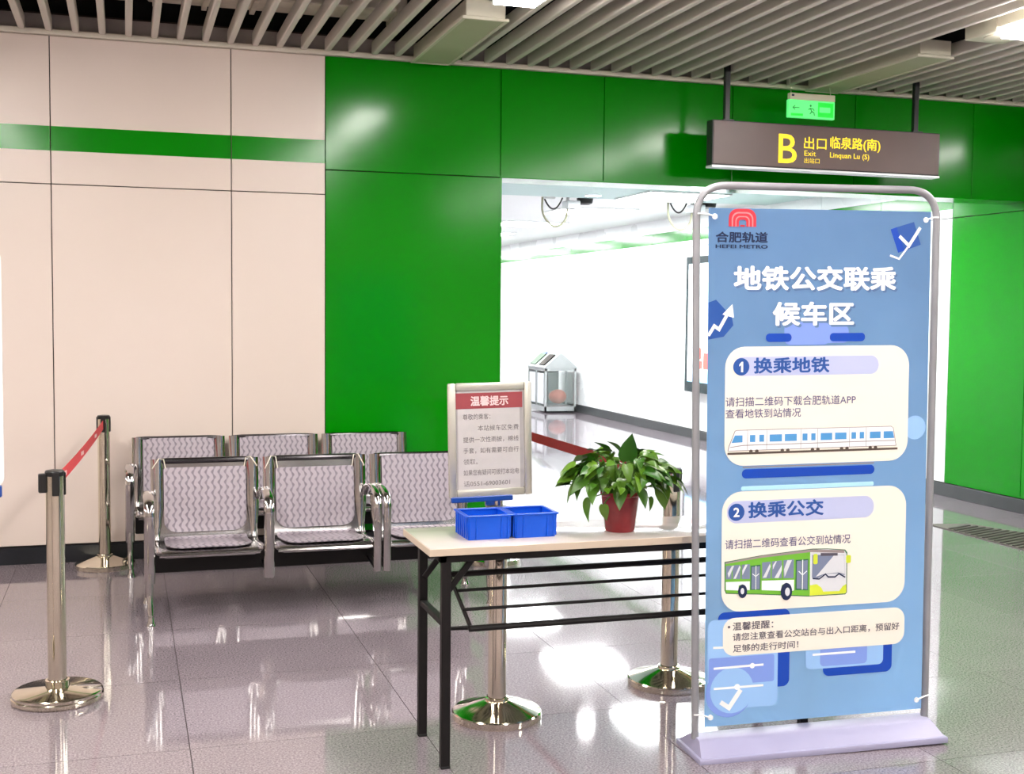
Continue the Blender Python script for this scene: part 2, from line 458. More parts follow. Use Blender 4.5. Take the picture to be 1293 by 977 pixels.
# jamb and header returns (thickness of the opening)
bm = B(); box(bm, XO-.004, XO+.012, YW+.003, YW+.31, 0, ZH+.01, .001)
finish(bm, 'jamb_lining', 'green', wb, smooth=False)
bm = B(); box(bm, XO, XR, YW+.003, YW+.31, ZH-.002, ZH+.012, .001)
finish(bm, 'header_lining', 'green', wb, smooth=False)
bm = B(); box(bm, -8, XO-.004, YW-.004, YW+.02, 0, .105, .002)
struct(finish(bm, 'baseboard_back', 'black_trim', smooth=False), 'black recessed skirting along the back wall')
bm = B(); box(bm, -8, XR, YW-.035, YW+.02, ZT, ZT+.032, .003)
struct(finish(bm, 'trim_1', 'trim_cream', smooth=False), 'thin cream edge trim between wall panels and slatted ceiling')

# ---- corridor walls and ceiling
bm = B(); box(bm, XR+.02, XR+.3, YW-.9, 30, 0, 3.2)
wr = struct(finish(bm, 'wall_right', 'joint', smooth=False), 'long right wall, green near the opening and white with a green stripe beyond')
yg = [7.05, 8.0, 8.95]
for a, c in zip(yg, yg[1:]):
    panel('panel', a, c, .118, 2.43, 'green', wr, y=XR, axis='x'); panel('panel', a, c, 2.43, CZ+.3, 'green', wr, y=XR, axis='x')
yw_ = [8.95 + 1.05*i for i in range(0, 21)]
for a, c in zip(yw_, yw_[1:]):
    panel('panel', a, c, .118, 2.43, 'corr_white', wr, y=XR, axis='x')
    panel('panel', a, c, 2.43, CZ+.3, 'corr_white', wr, y=XR, axis='x')
    panel('green_stripe', a, c, 2.505, 2.655, 'green', wr, y=XR-.0015, th=.004, axis='x', bev=0)
bm = B(); box(bm, XR-.006, XR+.02, YW-.9, 30, 0, .112, .002)
struct(finish(bm, 'baseboard_right', 'grey_trim', smooth=False), 'dark grey skirting along the right wall')
bm = B(); box(bm, XO-.3, XO-.006, YW+.31, 30, 0, 3.2)
wl = struct(finish(bm, 'wall_left', 'corr_white', smooth=False), 'white left wall of the corridor, hidden behind the jamb')
bm = B(); box(bm, XO-.3, XR+.3, 30, 30.2, 0, 3.2)
struct(finish(bm, 'wall_far', 'corr_white', smooth=False), 'white end wall of the corridor')
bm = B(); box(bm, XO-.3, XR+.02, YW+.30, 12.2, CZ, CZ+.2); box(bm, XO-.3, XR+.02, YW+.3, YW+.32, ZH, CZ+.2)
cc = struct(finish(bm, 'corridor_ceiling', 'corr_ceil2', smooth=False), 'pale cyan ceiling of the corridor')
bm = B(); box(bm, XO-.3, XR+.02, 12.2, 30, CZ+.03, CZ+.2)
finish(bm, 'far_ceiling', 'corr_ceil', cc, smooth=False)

# ---- the rest of the hall, behind and beside the viewer
bm = B(); box(bm, -8, 12, -5.2, -5, 0, 4.4)
wf = struct(finish(bm, 'wall_front', 'cream', smooth=False), 'cream wall behind the viewer')
bm = B(); box(bm, -8.2, -8, -5, YW+.3, 0, 4.4)
struct(finish(bm, 'wall_side', 'cream', smooth=False), 'cream wall of the hall far to the left')
bm = B(); box(bm, 12, 12.2, -5, YW+.3, 0, 4.4)
struct(finish(bm, 'wall_side', 'green', smooth=False), 'green wall of the hall far to the right')

# ---- slatted ceiling of the hall
bm = B(); box(bm, -8, 12, -5, YW+.3, 4.35, 4.5)
ce = struct(finish(bm, 'ceiling', 'void', smooth=False), 'dark void behind an open ceiling of grey parallel slats')
b_ = B(); box(b_, -8, 12, YW+.10, YW+.30, 3.36, 4.35); finish(b_, 'upper_wall', 'void', ce, smooth=False)
b_ = B(); box(b_, -8, XR, YW+.0, YW+.03, ZT+.032, ZT+.125); finish(b_, 'upstand', 'upstand_grey', ce, smooth=False)
LSL = 13.0
b_ = B(); box(b_, -.020, .020, -LSL, 0, 0, .085, .010, seg=3)
sl_me = bpy.data.meshes.new('slat'); b_.to_mesh(sl_me); b_.free(); sl_me.materials.append(M['slat'])
sl_me.polygons.foreach_set('use_smooth', [True]*len(sl_me.polygons)); sl_me.set_sharp_from_angle(angle=math.radians(40))
CH = [-3.995, -1.065, 1.932, 4.868, 7.80]           # channels that carry light fixtures; the rightmost is added to brighten the header
for k in range(-30, 60):
    x = -.569 + .1522*k
    if any(abs(x-c) < .17 for c in CH) or x > 8: continue
    s = bpy.data.objects.new('slat', sl_me); COL.objects.link(s); s.parent = ce; s.location = (x, YW-.05, 3.235)
# carriers, pipes, duct and tray seen between the slats
def carrier(y):
    b2 = B(); box(b2, -6, 9, y-.02, y+.02, 3.325, 3.36); finish(b2, 'carrier_rail', 'void', ce, smooth=False)
for y in (2.0, 3.6, 5.2): carrier(y)
def hung(name, label, cat, bm_, m, **k):
    o = finish(bm_, name, m, smooth=True); tag(o, label, cat, **k); return o
du = thing('air_duct', 'pale flanged air duct in the dark ceiling void above the cream wall', 'duct', (.9, 7.68, 3.44))
b_ = B(); box(b_, -.75, .80, -.14, .16, 0, .22, .01); finish(b_, 'duct_body', 'duct', du)
for i in range(6):
    b_ = B(); box(b_, -.72+i*.29, -.69+i*.29, -.18, .18, -.02, .24); finish(b_, 'flange', 'duct', du, smooth=False)
for x in (-.55, .55):
    b_ = B(); tube(b_, [(x, 0, .21), (x, 0, .90)], .008, 6); finish(b_, 'hanger_rod', 'void_grey', du)
tr = thing('cable_tray', 'narrow cable tray in the ceiling void above the left wall panels', 'cable tray', (-.45, 7.68, 3.43))
for y in (-.12, .12):
    b_ = B(); box(b_, -.55, .50, y-.008, y+.008, 0, .07); finish(b_, 'side_rail', 'duct', tr, smooth=False)
for i in range(5):
    b_ = B(); box(b_, -.5+i*.22, -.46+i*.22, -.12, .12, .005, .02); finish(b_, 'rung', 'duct', tr, smooth=False)
for i in range(3):
    b_ = B(); tube(b_, [(-.55, -.07+i*.07, .04), (0, -.06+i*.06, .038), (.5, -.07+i*.07, .04)], .016, 6); finish(b_, 'cable', 'black_plastic', tr)
for x in (-.4, .35):
    b_ = B(); tube(b_, [(x, .12, .05), (x, .12, .90)], .006, 6); finish(b_, 'hanger_rod', 'void_grey', tr)
b_ = B(); tube(b_, [(-3, 7.2, 3.95), (7, 7.2, 3.95)], .055, 12)
for i in range(6): box(b_, -2.0+i*1.5, -1.96+i*1.5, 7.14, 7.26, 3.89, 4.34)
hung('fire_pipe', 'pipe running along the back wall above the slats', 'pipe', b_, 'void_grey')

# ---- ceiling light fixtures of the hall
def fixture(x, y1, y0, lit, label, zt=3.20, w_=.27):
    t = thing('ceiling_light', label, 'ceiling light', (x, (y0+y1)/2, zt+.17), group='long ceiling lights between the slats' if label.startswith('lit white') else None)
    L_ = (y1-y0)/2; h_ = w_/2
    b2 = B()
    box(b2, -h_+.02, h_-.02, -L_+.005, L_-.005, -.155, -.06, .004)
    finish(b2, 'housing', 'fix_beige', t)
    b2 = B()
    for a in ((-h_, -h_+.022, -L_, L_), (h_-.022, h_, -L_, L_), (-h_+.02, h_-.02, -L_, -L_+.022), (-h_+.02, h_-.02, L_-.022, L_)):
        box(b2, a[0], a[1], a[2], a[3], -.172, -.155, .002)
    finish(b2, 'frame', 'fix_beige', t)
    b2 = B(); box(b2, -h_+.021, h_-.021, -L_+.021, L_-.021, -.215 if lit else -.168, -.158, .004)
    finish(b2, 'diffuser', 'lamp_hall' if lit else 'fix_diff', t, smooth=False)
    for sy in (-L_*.7, L_*.7):
        b2 = B(); tube(b2, [(0, sy, -.065), (0, sy, .95)], .006, 6); finish(b2, 'hanger_rod', 'void_grey', t)
    return t
fixture(CH[2], 7.88, 6.585, False, 'unlit flat ceiling light above the green wall left of the corridor')
fixture(CH[3], 7.88, 6.56, False, 'unlit flat ceiling light over the hanging direction sign')
for x in (CH[0], CH[1]): fixture(x, 7.88, 6.58, False, 'unlit flat ceiling light out of frame by the back wall, %s' % ('farthest left' if x < -2 else 'just left of the frame'))
for ci, x in enumerate(CH):
    for n_, (a, c) in enumerate(((6.10, 4.80), (4.30, 3.00), (2.50, 1.20), (.70, -.60), (-1.1, -2.4))):  # rightmost row and leftward lights nearest the wall added to brighten it
        if x == CH[3] and n_ == 0: continue
        fixture(x, a, c, True, 'lit white ceiling light out of frame in rows continued or added to light the hall')
# the lit fixture in the top right corner: beige blank part and a bright tube part
t = thing('ceiling_light', 'lit ceiling light with a beige cover in the top right corner', 'ceiling light', (CH[3], 5.4, 3.37))
b_ = B(); box(b_, -.135, .135, .44, .72, -.17, -.07, .006); finish(b_, 'cover', 'fix_beige', t)
b_ = B(); tube(b_, [(0, .56, -.172), (0, .56, -.176)], .10, 28); finish(b_, 'round_lid', 'trim_cream', t)
b_ = B(); box(b_, -.135, .135, -.60, .435, -.155, -.07, .004); finish(b_, 'housing', 'fix_beige', t)
b_ = B(); box(b_, -.12, .12, -.59, .43, -.215, -.157, .006); finish(b_, 'diffuser', 'lamp_hall', t, smooth=False)

# ---- corridor ceiling lights
b0 = None
ORD = ['first', 'second', 'third', 'fourth', 'fifth', 'sixth', 'seventh', 'eighth']
for i, y in enumerate((9.3, 11.65, 14.0, 16.4, 18.8, 21.2, 23.6, 26.0)):
    for x in (5.45,):
        if b0 is None:
            t = thing('panel_light', 'bright white panel light in the corridor ceiling', 'ceiling light', (x, y, CZ), group='panel lights of the corridor')
            b_ = B(); box(b_, -.44, .44, -.44, .44, -.012, -.004); finish(b_, 'diffuser', 'lamp_corr', t, smooth=False)
            b_ = B()
            for a in ((-.46, -.44, -.46, .46), (.44, .46, -.46, .46), (-.44, .44, -.46, -.44), (-.44, .44, .44, .46)):
                box(b_, a[0], a[1], a[2], a[3], -.016, 0)
            finish(b_, 'frame', 'corr_ceil', t, smooth=False); b0 = t
        else:
            t = copy_tree(b0)
        t.location = (x, y, CZ if y < 12.2 else CZ+.03)
        t['label'] = 'bright square panel light in the corridor ceiling, %s from the opening' % ORD[i]
t = thing('downlight', 'small round downlight in the corridor ceiling', 'ceiling light', (4.65, 11.85, CZ))
b_ = B(); lathe(b_, [(.07, -.002), (.085, -.012), (.09, 0)], 28, cap=False); finish(b_, 'ring', 'corr_ceil', t)
b_ = B(); tube(b_, [(0, 0, -.003), (0, 0, -.008)], .07, 28); finish(b_, 'lamp', mat('lamp_down', (1, 1, 1), .5, emit=120), t)

# ================================================================== THINGS IN THE HALL
# ---- hanging direction sign
sg = thing('direction_sign', 'brown hanging exit B direction sign with yellow lettering and black bars', 'sign', (4.745, 7.60, 2.745))
SX0, SX1, SZ0, SZ1 = -.915, .915, -.148, .158
b_ = B(); box(b_, SX0, SX1, -.045, .045, SZ0, SZ1, .003); finish(b_, 'case', 'sign_black', sg)
b_ = B(); box(b_, SX0+.008, SX1-.008, -.050, -.044, SZ0+.008, SZ1-.006, .001); finish(b_, 'face', 'sign_brown', sg)
b_ = B(); box(b_, SX0-.002, SX1+.002, -.052, .047, SZ0-.016, SZ0, .002); finish(b_, 'bottom_edge', 'sign_edge', sg)
for x in (-.79, .73):
    b_ = B(); box(b_, x-.018, x+.018, -.018, .018, SZ1-.002, SZ1+.62, .002); box(b_, x-.04, x+.04, -.04, .04, SZ1, SZ1+.008)
    finish(b_, 'bar', 'sign_black', sg)
def sl(body, x0, x1, z0, z1, bold=0.0, slant=0.0):
    lettering('lettering', body, x0-4.745, x1-4.745, z0-2.745, z1-2.745, -.0515, 'sign_yellow', sg, bold, slant)
sl('B', 4.335, 4.480, 2.632, 2.832, .008)
sl('出口', 4.535, 4.715, 2.738, 2.822, .008)
sl('Exit', 4.540, 4.632, 2.690, 2.726, .0)
sl('出站口', 4.540, 4.662, 2.640, 2.676, .0)
sl('临泉路(南)', 4.745, 5.155, 2.738, 2.835, .016)
sl('Linquan Lu (S)', 4.745, 5.065, 2.676, 2.724, .008)

# ---- small green exit sign in front of the wall
ex = thing('exit_sign', 'small lit green exit sign hanging above the brown direction sign', 'sign', (4.673, 7.70, 2.975))
b_ = B(); box(b_, -.188, .188, -.015, .015, 0, .125, .003); finish(b_, 'lit_box', 'exit_pale', ex)
b_ = B(); box(b_, -.178, .188, -.018, .018, .125, .172, .003); finish(b_, 'cap', 'exit_white', ex)
b_ = B()
flat_poly(b_, rrect(.05, .176, .012, .115, .003), -.0158)
finish(b_, 'green_field', 'exit_green', ex, smooth=False)
b_ = B(); flat_poly(b_, rrect(-.168, -.07, .012, .03, .003), -.0158); finish(b_, 'green_field', 'exit_green', ex, smooth=False)
b_ = B(); flat_poly(b_, rrect(.062, .15, .045, .082, .003), -.0166); finish(b_, 'pale_mark', 'exit_pale', ex, smooth=False)
b_ = B()   # running figure and arrow strokes
for s_ in (stroke([(-.012, .07), (.0, .048), (-.015, .03)], .007), stroke([(.0, .048), (.018, .04), (.022, .02)], .007), stroke([(-.012, .07), (.012, .066), (.02, .055)], .006), stroke([(-.012, .07), (-.028, .06)], .006)):
    for q in s_: flat_poly(b_, q, -.0162)
flat_poly(b_, [(-.010+.008*math.cos(a*PI/5), .088+.008*math.sin(a*PI/5)) for a in range(10)], -.0162)
finish(b_, 'running_figure', 'exit_dark', ex, smooth=False)
b_ = B()
for q in stroke([(-.10, .07), (-.15, .07)], .006) + stroke([(-.135, .085), (-.152, .07), (-.135, .055)], .006): flat_poly(b_, q, -.0162)
finish(b_, 'arrow', 'exit_dark', ex, smooth=False)
b_ = B(); box(b_, -.165, -.145, -.0188, -.018, .148, .162); finish(b_, 'badge', 'p_navy', ex, smooth=False)
for x in (-.16, .16):
    b_ = B(); tube(b_, [(x, 0, .17), (x-.02, 0, .30), (x, 0, .42)], .0025, 6); finish(b_, 'wire', 'wire', ex)

# ---- stanchions
def make_stanchion(label, loc, clips, rz=0.0, H_=.93, flat=False):
    t = thing('belt_stanchion', label, 'stanchion', loc, rz)
    if flat:
        b2 = B(); lathe(b2, [(.172, 0), (.178, .006), (.178, .020), (.174, .024), (.174, .034), (.166, .040), (.05, .048), (.042, .052)], 56)
    else:
        b2 = B(); lathe(b2, [(.172, 0), (.175, .004), (.175, .026), (.171, .031), (.166, .032), (.11, .050), (.056, .068), (.042, .072)], 56)
    finish(b2, 'base', 'steel', t)
    b2 = B(); lathe(b2, [(.046, .044 if flat else .068), (.047, .074), (.047, .080), (.038, .082)], 32, cap=False); finish(b2, 'collar', 'steel', t)
    b2 = B(); lathe(b2, [(.036, .046), (.036, H_-.06), (.036, H_-.012), (.034, H_-.010)], 36); finish(b2, 'pole', 'steel', t)
    b2 = B(); lathe(b2, [(.037, H_-.022), (.038, H_-.006), (.034, H_), (.020, H_+.002)], 36); finish(b2, 'cap', 'black_plastic', t)
    for a in (0, 90, 180, 270):
        m_ = Matrix.Rotation(math.radians(a), 4, 'Z')
        b2 = B()
        if a in clips: box(b2, .030, .062, -.016, .016, H_-.088, H_-.012, .004, m_)
        else: box(b2, .032, .041, -.014, .014, H_-.100, H_-.008, .003, m_)
        finish(b2, 'belt_clip', 'black_plastic', t)
    b2 = B(); lathe(b2, [(.160, -.0), (.160, .002)], 40); finish(b2, 'foot_pad', 'rubber', t)
    return t
st1 = make_stanchion('nearest steel stanchion at the far left with a black clip head', (-.272, 5.155, 0), (180,), math.radians(8), flat=True)
st2 = make_stanchion('steel stanchion against the cream wall left of the benches', (-.127, 7.745, 0), (), math.radians(-4))
st3 = make_stanchion('steel stanchion behind the table that carries the framed notice', (1.372, 4.452, 0), (), .2, H_=.83)
st4 = make_stanchion('steel stanchion behind the potted plant beside the blue banner', (2.205, 4.660, 0), (), .1)
st5 = make_stanchion('far steel stanchion by the green jamb, hidden behind the framed notice', (2.205, 7.28, 0), (), .0)

def belt(name, label, p0, p1, w_, sag, m, marks=0, twist=None):
    p0, p1 = Vector(p0), Vector(p1); n = 24; b2 = B(); d = p1-p0; rows = []
    side = Vector((-d.y, d.x, 0)).normalized()
    for i in range(n+1):
        t_ = i/n; c = p0 + d*t_ - Vector((0, 0, sag*4*t_*(1-t_)))
        a = 0 if not twist else twist*t_
        up = Vector((0, 0, 1))*math.cos(a) + side*math.sin(a)
        sn = Vector((0, 0, 1)).cross(d.normalized()).normalized()*.0012
        rows.append([b2.verts.new(c + up*w_/2 + sn), b2.verts.new(c - up*w_/2 + sn), b2.verts.new(c - up*w_/2 - sn), b2.verts.new(c + up*w_/2 - sn)])
    for a_, c_ in zip(rows, rows[1:]):
        for k in range(4): b2.faces.new((a_[k], a_[(k+1) % 4], c_[(k+1) % 4], c_[k]))
    b2.faces.new(rows[0]); b2.faces.new(rows[-1][::-1]); bmesh.ops.recalc_face_normals(b2, faces=b2.faces)
    t = finish(b2, name, m, smooth=False); tag(t, label, 'belt')
    for j in range(marks):
        t_ = (j+.30)/marks; L2 = .03
        for sgn in (1, -1):
            b3 = B(); q = []
            for tt in (t_-L2, t_+L2):
                c = p0 + d*tt - Vector((0, 0, sag*4*tt*(1-tt))) + side*.0024*sgn
                q.append(c)
            vs = [b3.verts.new(q[0]+Vector((0, 0, .013))), b3.verts.new(q[0]-Vector((0, 0, .006))), b3.verts.new(q[1]-Vector((0, 0, .013))), b3.verts.new(q[1]+Vector((0, 0, .006)))]
            b3.faces.new(vs); finish(b3, 'printed_mark', 'belt_mark', t, smooth=False)
    return t
belt('barrier_belt', 'bright red belt with pale printed marks between the two left stanchions', (-.262, 5.196, .885), (-.13, 7.700, .875), .052, .012, 'red_belt', 3)
belt('barrier_belt', 'dark red belt running from the hidden far stanchion to the one behind the plant', (2.208, 7.240, .870), (2.207, 4.700, .875), .052, .0, 'dark_red_belt')

# ---- waiting benches: a beam with three seats, arms, end legs
PITCH_X = .590
def seat_profile(n=26):
    """(y,z) along the steel shell from the front lip to the top of the back"""
    pts = fillet([(0, .035, .325), (0, .030, .350), (0, .10, .362), (0, .345, .335), (0, .395, .345), (0, .412, .42), (0, .462, .775)], .045, 5)
    return [(p.y, p.z) for p in pts]
PROF = seat_profile()
def arc_lengths(pr):
    s = [0]
    for a, c in zip(pr, pr[1:]): s.append(s[-1]+math.hypot(c[0]-a[0], c[1]-a[1]))
    return s
SL_ = arc_lengths(PROF); STOT = SL_[-1]
def at_s(s):
    s = max(0, min(STOT, s))
    for i in range(len(SL_)-1):
        if s <= SL_[i+1]:
            t_ = (s-SL_[i])/(SL_[i+1]-SL_[i]+1e-9); a, c = PROF[i], PROF[i+1]
            y, z = a[0]+(c[0]-a[0])*t_, a[1]+(c[1]-a[1])*t_
            dy, dz = c[0]-a[0], c[1]-a[1]; l = math.hypot(dy, dz)
            return y, z, -dz/l, dy/l           # point and the sitter-side normal
def shell(bm, s0, s1, hw, lift, th, r0=0, r1=0, n=44, nx=6, bulge=0.0):
    """sheet following the profile; r0/r1 round the corners at either end; UV in metres"""
    uvl = bm.loops.layers.uv.verify(); rows = []
    for i in range(n+1):
        s = s0 + (s1-s0)*i/n; y, z, ny, nz = at_s(s)
        w_ = hw
        if r0 and s-s0 < r0: w_ = hw - (r0 - math.sqrt(max(0, r0*r0-(r0-(s-s0))**2)))
        if r1 and s1-s < r1: w_ = min(w_, hw - (r1 - math.sqrt(max(0, r1*r1-(r1-(s1-s))**2))))
        row = []
        for j in range(nx+1):
            x = -w_ + 2*w_*j/nx; bl = bulge*(1-(x/hw)**2)
            row.append((bm.verts.new((x, y+ny*(lift+bl), z+nz*(lift+bl))), x, s))
        rows.append(row)
    for a, c in zip(rows, rows[1:]):
        for j in range(nx):
            f = bm.faces.new((a[j][0], a[j+1][0], c[j+1][0], c[j][0]))
            for lp, q in zip(f.loops, (a[j], a[j+1], c[j+1], c[j])): lp[uvl].uv = (q[1], q[2])
    geo = list(bm.faces)
    if th:
        bmesh.ops.recalc_face_normals(bm, faces=geo)
        ref = geo[len(geo)//2]
        r = bmesh.ops.solidify(bm, geom=geo, thickness=th)
S_BACK = 0
for i, (y, z) in enumerate(PROF):
    if z > .372 and y > .38: S_BACK = SL_[i]; break
def make_seat(cx, parent, pad_top, pad_drop, seat_pad=True):
    t = []
    b2 = B(); shell(b2, 0, STOT, .272, 0, .004, .05, .03); o = finish(b2, 'seat_shell', 'chrome_dull', parent, angle=50, loc=(cx, 0, 0))
    # rolled side rails of the shell, wide on the back
    for sx in (-1, 1):
        b2 = B(); pts = [(sx*.252, at_s(s)[0]+at_s(s)[2]*.004, at_s(s)[1]+at_s(s)[3]*.004) for s in [STOT*k/30 for k in range(1, 31)]]
        rr = [.012 if k < 13 else .012+.026*min(1, (k-13)/7) for k in range(30)]
        rings = tube(b2, pts, rr, 12)
        # flatten the rail towards the shell
        for ring, s in zip(rings, [STOT*k/30 for k in range(1, 31)]):
            y, z, ny, nz = at_s(s)
            for v in ring:
                d = (v.co.y-y)*ny + (v.co.z-z)*nz
                k_ = d*.45
                v.co.y -= ny*k_; v.co.z -= nz*k_
                if (v.co.x*sx) > .282: v.co.x = sx*.282
        finish(b2, 'side_rail', 'chrome', o)
    b2 = B(); y, z, ny, nz = at_s(STOT-.012)
    tube(b2, [(-.255, y, z), (-.2, y+ny*.004, z+.004), (.2, y+ny*.004, z+.004), (.255, y, z)], .016, 10)
    finish(b2, 'top_rail', 'rail_reflection', o)
    b2 = B(); tube(b2, [(-.25, at_s(.012)[0], at_s(.012)[1]), (.25, at_s(.012)[0], at_s(.012)[1])], .009, 8); finish(b2, 'front_lip', 'chrome', o)
    # punched pads
    b2 = B(); shell(b2, S_BACK+.005, STOT-pad_top, .215, .012, .006, .065, .008, n=40, bulge=.006); p1 = finish(b2, 'back_pad', 'pad', o, angle=60)
    b2 = B(); shell(b2, .045, S_BACK-.02, .215, .012, .006, .08, .01, n=30, bulge=.003); finish(b2, 'seat_pad', 'pad', o, angle=60)
    if pad_top > .02:   # elastic corner loops holding the pad
        y, z, ny, nz = at_s(STOT-pad_top)
        for sx in (-1, 1):
            b2 = B(); yy, zz, _, _ = at_s(STOT-.005)
            tube(b2, [(sx*.205, y-.02, z), (sx*.215, yy-.026, zz+.008), (sx*.24, yy-.022, zz+.012), (sx*.272, y-.03, z+.004), (sx*.275, y+.01, z-.012)], .0028, 6)
            finish(b2, 'elastic_loop', 'trim_cream', o)
    return o
def make_bench(label, loc, drops):
    t = thing('waiting_bench', label, 'bench', loc)
    W_ = PITCH_X*3
    b2 = B(); box(b2, .03, W_-.03, .255, .335, .205, .318, .006); finish(b2, 'beam', 'black_metal', t)
    for k in range(3): make_seat(.015+PITCH_X*(k+.5)-.012, t, drops[k], 0)
    for k in range(4):
        x = PITCH_X*k; end = k in (0, 3)
        ends = [x] if end else ([x] if k == 1 else [x-.025, x+.025])
        for xx in ends:
            b2 = B()
            pts = fillet([(xx, .012, .205), (xx, .004, .40), (xx, -.006, .600), (xx, .16, .640), (xx, .34, .615), (xx, .41, .56)], .06, 6)
            tube(b2, pts, .019, 12, flat=(.026, .014) if not len(ends) > 1 else (.021, .013))
            a_ = finish(b2, 'armrest', 'chrome', t)
            b3 = B(); bar(b3, (xx, .015, .215), (xx, .28, .245), .028, .016, .003); finish(b3, 'bracket', 'black_metal', a_)
    for x in (0, W_):
        b2 = B()
        tube(b2, fillet([(x, .012, .26), (x, .010, .12), (x+.004, -.018, .022)], .05, 6), [.017]*2+[.016]*6+[.014], 12)
        tube(b2, fillet([(x+.004, .29, .255), (x, .38, .19), (x-.006, .475, .03)], .05, 6), .014, 12)
        bar(b2, (x, .01, .245), (x, .31, .26), .026, .026, .004)
        lg = finish(b2, 'leg', 'chrome', t)
        for yy in (-.018, .475):
            b3 = B(); lathe(b3, [(.015, .05), (.017, .02), (.022, .008), (.024, 0)][::-1], 20, cx=x+(.004 if yy < 0 else -.006), cy=yy); finish(b3, 'glide', 'chrome', lg)
    return t
make_bench('front bench of three grey punched-metal seats with chrome arms, nearer the table', (.108, 6.250, 0), (.045, .060, .006))
make_bench('rear bench of three grey punched-metal seats against the wall', (.020, 7.425, 0), (.006, .006, .006))

# ---- folding table
TBX, TBY = .978, 3.948
tb = thing('folding_table', 'long narrow white-topped folding table with black metal frame', 'table', (TBX+.77, TBY+.212, 0), math.radians(0.0))
def tx_(x): return x-.6
b_ = B(); box(b_, -.77, .77, -.205, .205, .749, .776, .004, seg=2); finish(b_, 'tabletop', 'table', tb)
b_ = B(); box(b_, -.772, .772, -.207, -.2045, .750, .775, .001); box(b_, -.772, -.7695, -.205, .205, .750, .775, .001); finish(b_, 'edge_band', 'table_edge', tb)
b_ = B()
for y in (-.185, .160): box(b_, -.73, .73, y, y+.025, .722, .749, .002)
for x in (-.73, .705): box(b_, x, x+.025, -.185, .185, .722, .749, .002)
finish(b_, 'apron_frame', 'black_metal', tb)
for sx in (-1, 1):
    xl = sx*.705
    for y in (-.168, .168):
        b_ = B(); box(b_, xl-.016, xl+.016, y-.016, y+.016, .004, .735, .003); lg = finish(b_, 'leg', 'black_metal', tb)
        b_ = B(); box(b_, xl-.017, xl+.017, y-.017, y+.017, 0, .012, .003); finish(b_, 'foot_cap', 'rubber', lg)
    b_ = B(); bar(b_, (xl, -.168, .505), (xl, .168, .505), .026, .022, .002); finish(b_, 'cross_bar', 'black_metal', tb)
    for y in (-.150, .150):
        b_ = B(); bar(b_, (xl, y, .60), (xl-sx*.10, y, .725), .012, .022, .002); finish(b_, 'fold_brace', 'black_metal', tb)
    b_ = B(); bar(b_, (sx*.61, .168, .615), (sx*.60, -.125, .470), .006, .024, .001); tube(b_, [(xl-sx*.015, -.10, .468), (sx*.61, -.118, .470)], .004, 6); tube(b_, [(xl-sx*.015, -.12, .478), (sx*.61, -.125, .480)], .004, 6)
    finish(b_, 'shelf_bracket', 'black_metal', tb)
for (y, z, r_) in ((-.130, .473, .0115), (-.045, .520, .006), (.055, .566, .006), (.150, .606, .0115)):
    b_ = B(); tube(b_, [(-.61, y, z), (.61, y, z)], r_, 10); finish(b_, 'shelf_rail', 'black_metal', tb)

# ---- framed notice on the stanchion
nt = thing('framed_notice', 'chrome-framed paper notice with a red heading on top of a stanchion', 'sign', (1.337, 4.440, .872), 0)
nt.rotation_euler = (0, math.radians(-1.2), math.radians(-1.5))
NW, NH = .165, .438
b_ = B()
fr = .030
for a in ((-NW, -NW+fr, 0, NH), (NW-fr, NW, 0, NH), (-NW+fr, NW-fr, 0, fr), (-NW+fr, NW-fr, NH-fr, NH)):
    box(b_, a[0], a[1], -.010, .012, a[2], a[3], .006, seg=2)
finish(b_, 'frame', 'frame_chrome', nt)
b_ = B(); box(b_, -NW+.01, NW-.01, .0, .008, .01, NH-.01); finish(b_, 'backing', 'chrome_dull', nt)
b_ = B(); box(b_, -NW+fr, NW-fr, -.004, 0, fr, NH-fr, .001); finish(b_, 'mount', 'paper_grey', nt, smooth=False)
b_ = B(); flat_poly(b_, [(-.128, .026), (.118, .026), (.118, NH-.030), (-.128, NH-.030)], -.0046); pp = finish(b_, 'paper_sheet', 'paper', nt, smooth=False)
b_ = B(); flat_poly(b_, [(-.138, NH-.098), (.128, NH-.098), (.128, NH-.038), (-.138, NH-.038)], -.0054); finish(b_, 'red_heading', 'notice_red', nt, smooth=False)
lettering('lettering', '温馨提示', -.078, .072, NH-.088, NH-.050, -.0062, 'pink_print', nt, .03)
NL = [('尊敬的乘客：', -.108, .000, .300), ('本站候车区免费', -.050, .112, .256), ('提供一次性雨披，棉线', -.108, .112, .212), ('手套，如有需要可自行', -.108, .112, .170),
      ('领取。', -.108, -.052, .128), ('如果您有疑问可拨打本站电', -.108, .112, .086), ('话0551-69003601', -.108, .076, .044)]
for s_, a, c, z in NL:
    lettering('lettering', s_, a, c, z-.002, z+.020, -.0056, 'ink_grey', nt)
b_ = B(); box(b_, -.158, .085, -.014, .004, -.018, .004, .003); finish(b_, 'blue_strip', 'blue_bar', nt)
b_ = B(); box(b_, -.02, .02, .012, .02, -.04, .20, .002); tube(b_, [(.035, .014, -.045), (.035, .014, .02)], .016, 16); finish(b_, 'bracket', 'chrome', nt)

